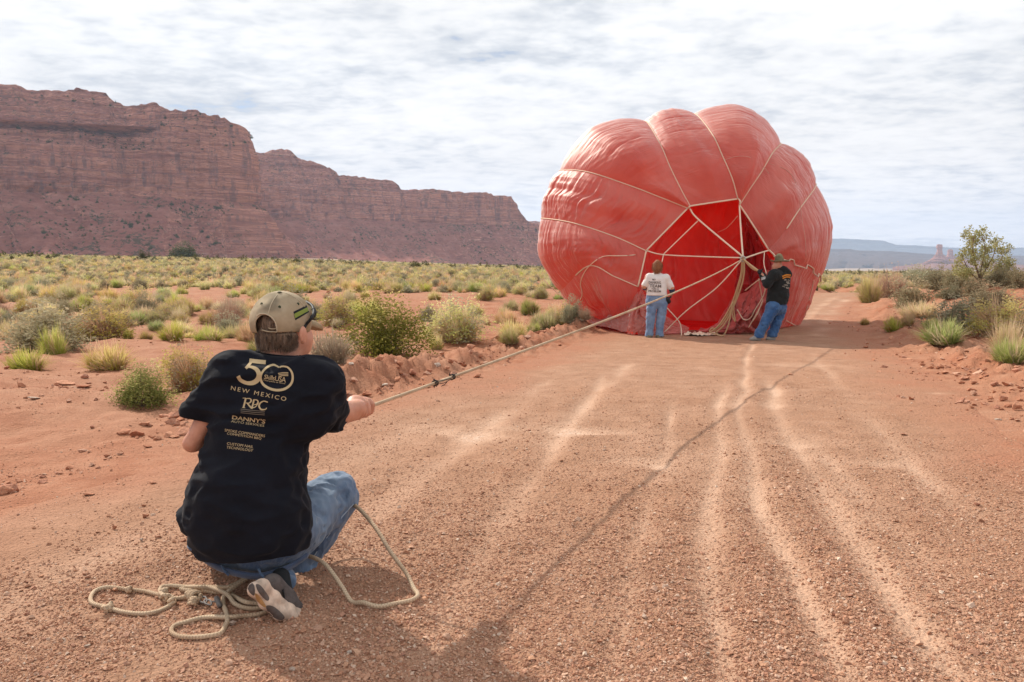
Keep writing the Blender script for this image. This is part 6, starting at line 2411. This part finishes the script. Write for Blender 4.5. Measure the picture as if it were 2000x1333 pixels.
M_WHITE = cloth_mat('white_cotton', (0.74, 0.69, 0.66), 0.05, sheen=0.1)
M_HOOD = cloth_mat('black_fleece', (0.016, 0.018, 0.019), 0.2, sheen=0.1)
M_NAVY = cloth_mat('navy_sleeve', (0.03, 0.035, 0.07), 0.2)
M_HAT = plain_mat('olive_felt', (0.19, 0.165, 0.10), 0.9, 60, 0.4, 0.003, (12, 0.3))
dn = Vector((0, 0, -1))
W = figure(woman, DW, [
    ('body', M_SKIN, [(1285, 524, .02, 1285, 521, .02, 8.5, 8.5, 0), (1286, 527, .07, 1287, 529, .07, 6, 5), (1284, 530, 0, 1284, 545, 0, 5, 6), (1284, 550, 0, 1283, 580, 0, 9, 9),
                      (1291, 524, .05, 1292, 526, .05, 2.2, 2.0, 0.01), (1287, 524, .12, 1287, 525, .13, 2.2, 2.0, 0.01),
                      (1303, 543, 0, 1312, 563, -.02, 5.5, 4.5), (1312, 563, -.02, 1311, 574, .22, 4.2, 3.2), (1311, 575, .24, 1310, 579, .32, 3.4, 3.0), (1310, 579, .30, 1308, 582, .38, 1.6, 1.2, .005), (1311, 578, .32, 1311, 582, .40, 1.4, 1.1, .005),
                      (1265, 541, 0, 1258, 560, 0, 5.5, 4.5), (1258, 560, 0, 1264, 568, .22, 4.2, 3.2), (1264, 568, .24, 1268, 570, .32, 3.4, 3.0), (1268, 570, .32, 1271, 571, .38, 1.5, 1.2, .005), (1267, 568, .32, 1270, 567, .38, 1.4, 1.1, .005),
                      (1274, 600, 0, 1269, 655, 0, 6, 4), (1292, 600, 0, 1288, 655, 0, 6, 4), (1278, 590, 0, 1288, 590, 0, 7, 7)], [], 0),
    ('hair', M_HAIR_W, [(1284, 519, -.005, 1284, 522, -.01, 9.8, 9.6, 0), (1283, 528, -.03, 1282, 533, -.03, 6.5, 4.5, 0.02), (1284, 513, -.04, 1285, 512, -.02, 6, 5, .02)], [(P(1284, 520, DW + .035), Vector((0, 1, .0)))], 0.008),
    ('t_shirt', M_WHITE, [(1270, 543, 0, 1299, 545, 0, 9, 9, 0, .8), (1283, 552, 0, 1283, 574, 0, 18.5, 20, .04, .72), (1268, 543, 0, 1259.5, 556, 0, 8, 6.5), (1301, 544, 0, 1310, 561, 0, 8, 7), (1284, 536, 0, 1284, 545, 0, 7, 12)],
     [(P(1284, 577.5, DW), dn)], 0.006),
    ('undersleeve', M_NAVY, [(1309, 559, -.01, 1312.5, 567, .0, 5.4, 5.2, 0), (1312.5, 567, .0, 1312, 572, .15, 5, 4.4)], [], 0.002),
    ('undersleeve', M_NAVY, [(1258.5, 556, 0, 1259, 563, .04, 5, 4.8, 0)], [], 0.002),
    ('glove', M_BLACK, [(1303, 584, -.06, 1306, 589, -.05, 4.2, 4.6, 0), (1301, 588, -.06, 1303, 592, -.05, 2.2, 1.8, .006), (1305, 589, -.05, 1306, 593, -.05, 2.0, 1.7, .006), (1307, 583, -.05, 1310, 580, -.03, 2.0, 1.6, .006)], [], 0),
    ('jeans', M_DENIM_L, [(1275, 590, 0, 1291, 591, 0, 14, 14, 0, .8), (1280, 580, 0, 1286, 580, 0, 17, 17, .03, .72), (1272.5, 602, 0, 1268.5, 648, .0, 9.8, 7.2, .012), (1293, 602, 0, 1288, 648, .0, 9.8, 7.2, .012), (1268.5, 648, 0, 1268, 656, 0, 7.4, 8, .01), (1288, 648, 0, 1288, 656, 0, 7.4, 8, .01)], [(P(1280, 657.5, DW), dn)], 0.009),
    ('shoe', plain_mat('olive_shoe', (0.16, 0.14, 0.10), 0.8), [(1268, 658.5, -.04, 1266, 657, .16, 5.5, 4.5, 0)], [], 0),
    ('shoe', plain_mat('olive_suede', (0.16, 0.14, 0.10), 0.8), [(1286, 658.5, -.04, 1293, 657.5, .14, 5.5, 4.2, 0)], [], 0),
])
WT = bvh_of(W['t_shirt'])
strands('hair_strands', W['hair'], M_HAIR_W, woman, 900, 0.05, 0.003, 5, curl=0.6)
M_INK = plain_mat('grey_print', (0.16, 0.13, 0.12), 0.9)
for tx, q in (('MY', (1274, 548, 1281, 544.5)), ('DRINKING', (1267, 554.5, 1291, 549.5)), ('TEAM', (1268.5, 561.8, 1291.5, 555.8)), ('HAS A', (1273, 566, 1287, 562.8)), ('PROBLEM', (1266.5, 571, 1291, 566.8))):
    put_text(tx, [(q[0], q[1]), (q[2], q[1] + .6), (q[2], q[3] + .6), (q[0], q[3])], WT, M_INK, woman, bold=0.02, cells=12, lift=0.012)
LH = HAND_R
lhx, lhy = to_px(LH.x, LH.y, LH.z)
dl = LH.y - DM
H = figure(hatman, DM, [
    ('body', M_SKIN, [(1519, 517, 0, 1519, 519, 0, 8.6, 8.6, 0), (1515, 521, 0, 1514, 524, 0, 6, 5.5), (1510.5, 519, 0, 1509.5, 520.5, 0, 1.8, 2.2, .008), (1523, 519, -.08, 1524, 521, -.08, 1.8, 1.8, .008), (1522, 524, 0, 1525, 538, 0, 6, 8),
                      (1524, 545, 0, 1517, 595, 0, 9, 8), (1511, 537, -.12, 1500, 555, -.16, 6.5, 5.5), (1500, 555, -.16, lhx + 2, lhy + 3, dl, 5, 3.8), (1530, 540, .15, 1508, 558, .25, 6.5, 5.5), (1508, 558, .25, lhx + 6, lhy + 9, dl + .16, 5, 3.8),
                      (1511, 604, -.05, 1484, 652, -.06, 6, 4), (1522, 604, .08, 1509, 652, .08, 6, 4)], [], 0),
    ('jacket', M_HOOD, [(1512, 537, -.13, 1530, 540, .12, 11, 12, 0), (1523, 548, 0, 1518, 585, 0, 20, 20.5, .05, .8), (1521, 578, 0, 1516, 592, 0, 19.5, 19.5, .04, .8), (1510, 538, -.14, 1499, 555, -.17, 9.5, 8.5), (1499, 555, -.17, lhx + 5, lhy + 7, dl + .0, 8, 6, .02),
                        (1532, 542, .14, 1509, 559, .25, 9, 8), (1509, 559, .25, lhx + 10, lhy + 12, dl + .16, 8, 6, .02), (1530, 528, -.02, 1537, 535, 0, 8, 9, .03), (1523, 527, 0, 1528, 531, 0, 8.5, 9, .03)],
     [(P(1518, 595.5, DM), Vector((0.06, 0, -1)))], 0.009),
    ('glove', M_BLACK, [(lhx + 2, lhy + 3, dl, lhx - 1, lhy, dl, 4.4, 4.2, 0), (lhx - 2, lhy - 2, dl - .03, lhx - 3, lhy + 3, dl - .05, 1.9, 1.7, .004), (lhx, lhy - 3, dl - .03, lhx - 1, lhy + 3, dl - .06, 1.9, 1.7, .004), (lhx + 2, lhy - 2, dl - .03, lhx + 1, lhy + 4, dl - .06, 1.9, 1.7, .004), (lhx + 4, lhy - 3, dl, lhx + 6, lhy - 5, dl, 1.8, 1.5, .004)], [], 0),
    ('glove', M_BLACK, [(lhx + 6, lhy + 9, dl + .16, lhx + 3, lhy + 7, dl + .16, 4.2, 4.0, 0), (lhx + 2, lhy + 5, dl + .12, lhx + 1, lhy + 9, dl + .1, 1.8, 1.6, .004), (lhx + 4, lhy + 5, dl + .12, lhx + 3, lhy + 10, dl + .1, 1.8, 1.6, .004)], [], 0),
    ('jeans', M_DENIM_D, [(1511, 600, -.04, 1521, 602, .06, 15.5, 15.5, 0), (1506, 610, -.06, 1484, 650, -.06, 12, 8.5, .015), (1523, 610, .08, 1510, 650, .08, 11.5, 8.5, .015), (1484, 650, -.06, 1482, 658, -.06, 9, 9.5), (1509, 650, .08, 1508, 657, .08, 9, 9.5)], [(P(1500, 659.5, DM), dn)], 0.010),
    ('shoe', plain_mat('grey_trainer', (0.30, 0.28, 0.26), 0.7), [(1481, 661.5, -.06, 1471, 661.5, -.1, 6, 4.2, 0), (1471, 663, -.1, 1467, 662.5, -.1, 4, 3.4, .01)], [], 0),
    ('shoe', plain_mat('grey_running_shoe', (0.30, 0.28, 0.26), 0.7), [(1509, 661, .08, 1503, 661.5, .04, 6, 4.5, 0), (1503, 662.5, .04, 1499, 662, .04, 4, 3.4, .01)], [], 0),
    ('hat_crown', M_HAT, [(1522, 507, 0, 1521.5, 502.5, 0, 8.2, 7.2, 0)], [(P(1522, 511.5, DM), dn)], 0.003),
])
# brim
hb = P(1523, 511.3, DM)
rings = []
n_ = 36
for k_, rr in ((0, 0.075), (1, 0.12), (2, 0.165), (3, 0.19)):
    for i in range(n_):
        a = i / n_ * 2 * math.pi
        rings.append((hb.x + rr * math.cos(a) * 1.02, hb.y + rr * math.sin(a), hb.z + (0.0, -0.006, 0.0, 0.028)[k_] * abs(math.cos(a)) + 0.006 * math.sin(3 * a) * k_ / 3))
br = mesh_np('hat_brim', rings, grid_q(4, n_, True), M_HAT, hatman)
md = br.modifiers.new('thick', 'SOLIDIFY')
md.thickness = 0.008
HJ = bvh_of(H['jacket'])
M_ORG = plain_mat('orange_print', (0.55, 0.20, 0.03), 0.8)
M_GRY = plain_mat('grey_emblem', (0.30, 0.27, 0.23), 0.8)
band('back_print', [(1528, 540.5), (1536, 537.5), (1545, 538)], 2.6, HJ, M_ORG, hatman, lift=0.01)
band('back_print', [(1528.5, 544.5), (1536, 541.5), (1545, 542)], 2.2, HJ, M_ORG, hatman, lift=0.01)
rr_ = random.Random(3)
for k_ in range(15):
    x, y = 1530 + rr_.random() * 12, 547 + rr_.random() * 16
    band('back_print', [(x - 2, y), (x + rr_.uniform(-1, 1), y + rr_.uniform(-2.5, 2.5)), (x + 2.5, y + rr_.uniform(-1, 1))], rr_.uniform(0.7, 1.6), HJ, M_GRY, hatman, lift=0.01)
for k_ in range(5):
    x, y = 1487 + k_ * 1.6, 545 - k_ * 0.6
    band('sleeve_print', [(x, y - 2.5), (x + 1, y), (x + 0.3, y + 3)], 0.8, HJ, M_WHITE, hatman, lift=0.012)

# ---------------------------------------------------------------- the rope
def rope_mat():
    m, t = new_mat('braided_cream_rope')
    uv = t.n('ShaderNodeUVMap').outputs[0]
    s_ = t.n('ShaderNodeSeparateXYZ', ins={0: uv})
    w1 = t.math('SINE', t.math('ADD', t.math('MULTIPLY', s_.outputs[0], 620), t.math('MULTIPLY', s_.outputs[1], 12.566)))
    w2 = t.math('SINE', t.math('SUBTRACT', t.math('MULTIPLY', s_.outputs[0], 620), t.math('MULTIPLY', s_.outputs[1], 12.566)))
    h_ = t.math('MAXIMUM', w1, w2)
    o = t.n('ShaderNodeTexCoord').outputs['Object']
    n1 = t.noise(o, 6, 4, 0.6)
    c = t.mix(t.mapr(n1, 0.35, 0.7), (0.64, 0.49, 0.34), (0.46, 0.31, 0.20))
    c = t.mix(t.mapr(h_, -0.2, 0.6, 0.35, 0), c, (0.28, 0.19, 0.12))
    t.out(t.principled(c, 0.85, t.bump(h_, 0.6, 0.002), 0.2))
    return m


M_ROPE = rope_mat()
rope = empty('rope', HAND, 'long cream rope from crouching person to balloon, its slack end coiled on the road', 'rope')
RR = 0.0078
n_ = 60
tp_ = []
for i in range(n_):
    t_ = i / (n_ - 1)
    p_ = HAND.lerp(RING, t_)
    p_.z -= 0.16 * 4 * t_ * (1 - t_) * 0.5
    tp_.append(p_)
tube('taut_length', [HAND - (RING - HAND).normalized() * 0.05] + tp_, 0.0100, M_ROPE, rope, 8, 1, straight=True, rfun=lambda t: 0.80 + 0.20 * min(1, max(0, (t - 0.08) / 0.25)))
tube('held_length', [HAND - ROPE_DIR * 0.05, P(640, 840, 3.04), LHAND, LHAND + Vector((-0.04, 0.0, -0.02)), P(500, 900, 3.15), P(560, 960, 3.2), P(650, 990, 3.24), P(684, 986, 3.1)], RR, M_ROPE, rope, 8, 8)


def crop(c):
    return 150 + .35 * c[0], 880 + .35 * c[1]


def gpt(c, lift=0.0):
    v = ground_at(*crop(c))
    z = float(surf_z(v.x, v.y)) + RR + 0.001 + lift
    # keep the picture position although it is lifted
    px, py = crop(c)
    d = v.y * (CAMZ - z) / max(CAMZ - float(surf_z(v.x, v.y)), 1e-3)
    q = P(px, py, d)
    return Vector((q.x, q.y, z))


sl = [P(690, 985, 3.06), P(*crop((1600, 350)), 2.98), P(*crop((1680, 450)), 2.90), P(*crop((1750, 565)), 2.84)]
sl += [P(*crop((1835, 680)), 2.80), P(*crop((1880, 770)), 2.74)]
sl += [gpt(q, 0.007) for q in ((1903, 840), (1870, 874), (1780, 888), (1680, 897), (1600, 885))]
sl += [P(*crop((1535, 845)), 2.67), P(*crop((1485, 770)), 2.71), P(*crop((1430, 690)), 2.76), P(*crop((1380, 632)), 2.80), P(*crop((1300, 592)), 2.86), P(560, 1080, 2.9)]
tube('slack_loop', sl, RR, M_ROPE, rope, 8, 10)


def coil(name, pts_, lifts=None, closed=False):
    q = [gpt(c, (lifts[i] if lifts else 0.0)) for i, c in enumerate(pts_)]
    return tube(name, q, RR, M_ROPE, rope, 8, 10, closed=closed)


coil('coil_loop', [(500, 840), (460, 832), (380, 815), (290, 806), (180, 803), (110, 818), (80, 852), (92, 885), (170, 906), (250, 930), (340, 945), (420, 943), (480, 912), (540, 884)])
coil('coil_loop', [(540, 884), (545, 862), (520, 845), (480, 838), (466, 815), (480, 796), (530, 797), (620, 800), (700, 800), (780, 799), (840, 802), (900, 780), (950, 755)], [0, .0, .006, .014, .004, 0, 0, 0, 0, .004, .016, .02, .03])
coil('coil_loop', [(575, 818), (620, 803), (680, 798), (740, 802), (800, 820), (850, 850), (880, 890), (930, 912), (990, 922), (1050, 915), (1056, 902), (1000, 893), (940, 885), (880, 850), (850, 830), (780, 828), (700, 824), (640, 820), (590, 812)],
     [0, .004, .016, .016, .016, .014, .004, 0, 0, 0, .006, .01, .014, .004, .002, 0, 0, 0, 0])
coil('coil_loop', [(950, 757), (900, 790), (850, 822), (820, 855), (820, 900), (836, 945), (842, 980), (830, 1022), (800, 1062), (720, 1082), (640, 1084), (570, 1070), (530, 1048), (545, 1020), (610, 992), (690, 972), (760, 964), (850, 962), (940, 960), (1010, 952), (1056, 935)],
     [.03, .024, .016, .006, 0, 0, .012, .004, 0, 0, 0, 0, 0, 0, 0, 0, .004, .012, 0, 0, 0])


def knot(c, r=0.013, seed=1, turns=3):
    v = gpt(c, 0.006)
    rk = random.Random(seed)
    ax = Vector((rk.uniform(-1, 1), rk.uniform(-1, 1), rk.uniform(-.3, .3))).normalized()
    u_ = ax.orthogonal().normalized()
    w_ = ax.cross(u_)
    pts_ = []
    for i in range(turns * 8):
        a = i / 8 * 2 * math.pi
        pts_.append(v + ax * ((i / (turns * 8) - .5) * r * 1.9) + (u_ * math.cos(a) + w_ * math.sin(a)) * r * (0.75 + 0.15 * math.sin(i)))
    tube('knot', pts_, 0.0068, M_ROPE, rope, 7, 3)


for i, (c, r, tn_) in enumerate([((292, 808), .010, 2), ((168, 912), .012, 2), ((190, 900), .009, 2), ((488, 830), .016, 3), ((500, 850), .013, 2), ((660, 858), .022, 3), ((655, 878), .016, 3), ((635, 852), .014, 2), ((530, 875), .012, 2)]):
    knot(c, r, i + 3, tn_)
coil('joining_length', [(500, 848), (560, 856), (620, 858), (655, 862)])
M_STEEL = plain_mat('tarnished_metal', (0.16, 0.14, 0.13), 0.65, spec=0.3)
for k_, (a, b_, c, d_) in enumerate([((690, 858), (720, 860), (726, 882), (694, 878)), ((715, 872), (745, 876), (752, 896), (720, 892))]):
    tube('shackle', [gpt(a, .01), gpt(b_, .012), gpt(c, .008), gpt(d_, .008)], 0.0032, M_STEEL, rope, 7, 6, closed=True)
tube('shackle_pin', [gpt((780, 862), .016), gpt((790, 885), .01), gpt((800, 905), .006)], 0.009, M_STEEL, rope, 8, 5)
tube('shackle_link', [gpt((745, 884), .01), gpt((765, 888), .01), gpt((788, 885), .01)], 0.003, M_STEEL, rope, 6, 5)


# black cord tied round the rope half way
def rope_at(px):
    best = min(tp_, key=lambda v: abs(to_px(v.x, v.y, v.z)[0] - px))
    return best


tie = empty('black_cord_tie', rope_at(868), 'black cord knotted round the stretched rope with loose ends sticking out', 'cord')
for px in (851, 882):
    c = None
    i = min(range(len(tp_) - 1), key=lambda k: abs(to_px(*tp_[k])[0] - px))
    a, b_ = tp_[i], tp_[i + 1]
    xa, xb = to_px(*a)[0], to_px(*b_)[0]
    c = a.lerp(b_, (px - xa) / (xb - xa))
    dr = (b_ - a).normalized()
    u_ = dr.orthogonal().normalized()
    w_ = dr.cross(u_)
    pts_ = [c + dr * (0.012 * (k / 8 - 1)) + (u_ * math.cos(k / 8 * 6.283) + w_ * math.sin(k / 8 * 6.283)) * 0.0125 for k in range(20)]
    tube('wrap', pts_, 0.0022, M_BLACK, tie, 6, 4)
    if px < 860:
        e0 = P(851, 744, c.y)
        for q in ([(851, 744), (847, 741), (849, 748), (853, 756)], [(852, 746), (849, 752), (848, 758)], [(852, 744), (862, 744), (874, 741), (882, 739)]):
            tube('cord_end', [P(x, y, c.y + 0.03 * (x > 860)) for x, y in q], 0.002, M_BLACK, tie, 6, 5)
    else:
        for q in ([(880, 740), (878, 734), (879, 728)], [(881, 739), (886, 733), (892, 730)], [(874, 744), (870, 750), (862, 755)], [(879, 742), (868, 748), (858, 750)]):
            tube('cord_end', [P(x, y, c.y) for x, y in q], 0.002, M_BLACK, tie, 6, 5)

# ---------------------------------------------------------------- the air
bpy.ops.mesh.primitive_cube_add(size=1)
hz = bpy.context.object
hz.name = 'haze'
hz.scale = (30000, 30000, 900)
hz.location = (0, 0, 450 - 70)
bpy.context.view_layer.update()
hm = bpy.data.materials.new('pale_air')
hm.use_nodes = True
h = NT(hm.node_tree)
pv = h.n('ShaderNodeVolumePrincipled', ins={'Color': (0.60, 0.75, 1.0, 1), 'Density': 0.000085, 'Anisotropy': 0.2})
ho = h.n('ShaderNodeOutputMaterial')
h.t.links.new(pv.outputs[0], ho.inputs['Volume'])
hz.data.materials.append(hm)
tag(hz, 'pale blue air between the viewer and the far ridges', None, None, 'stuff')
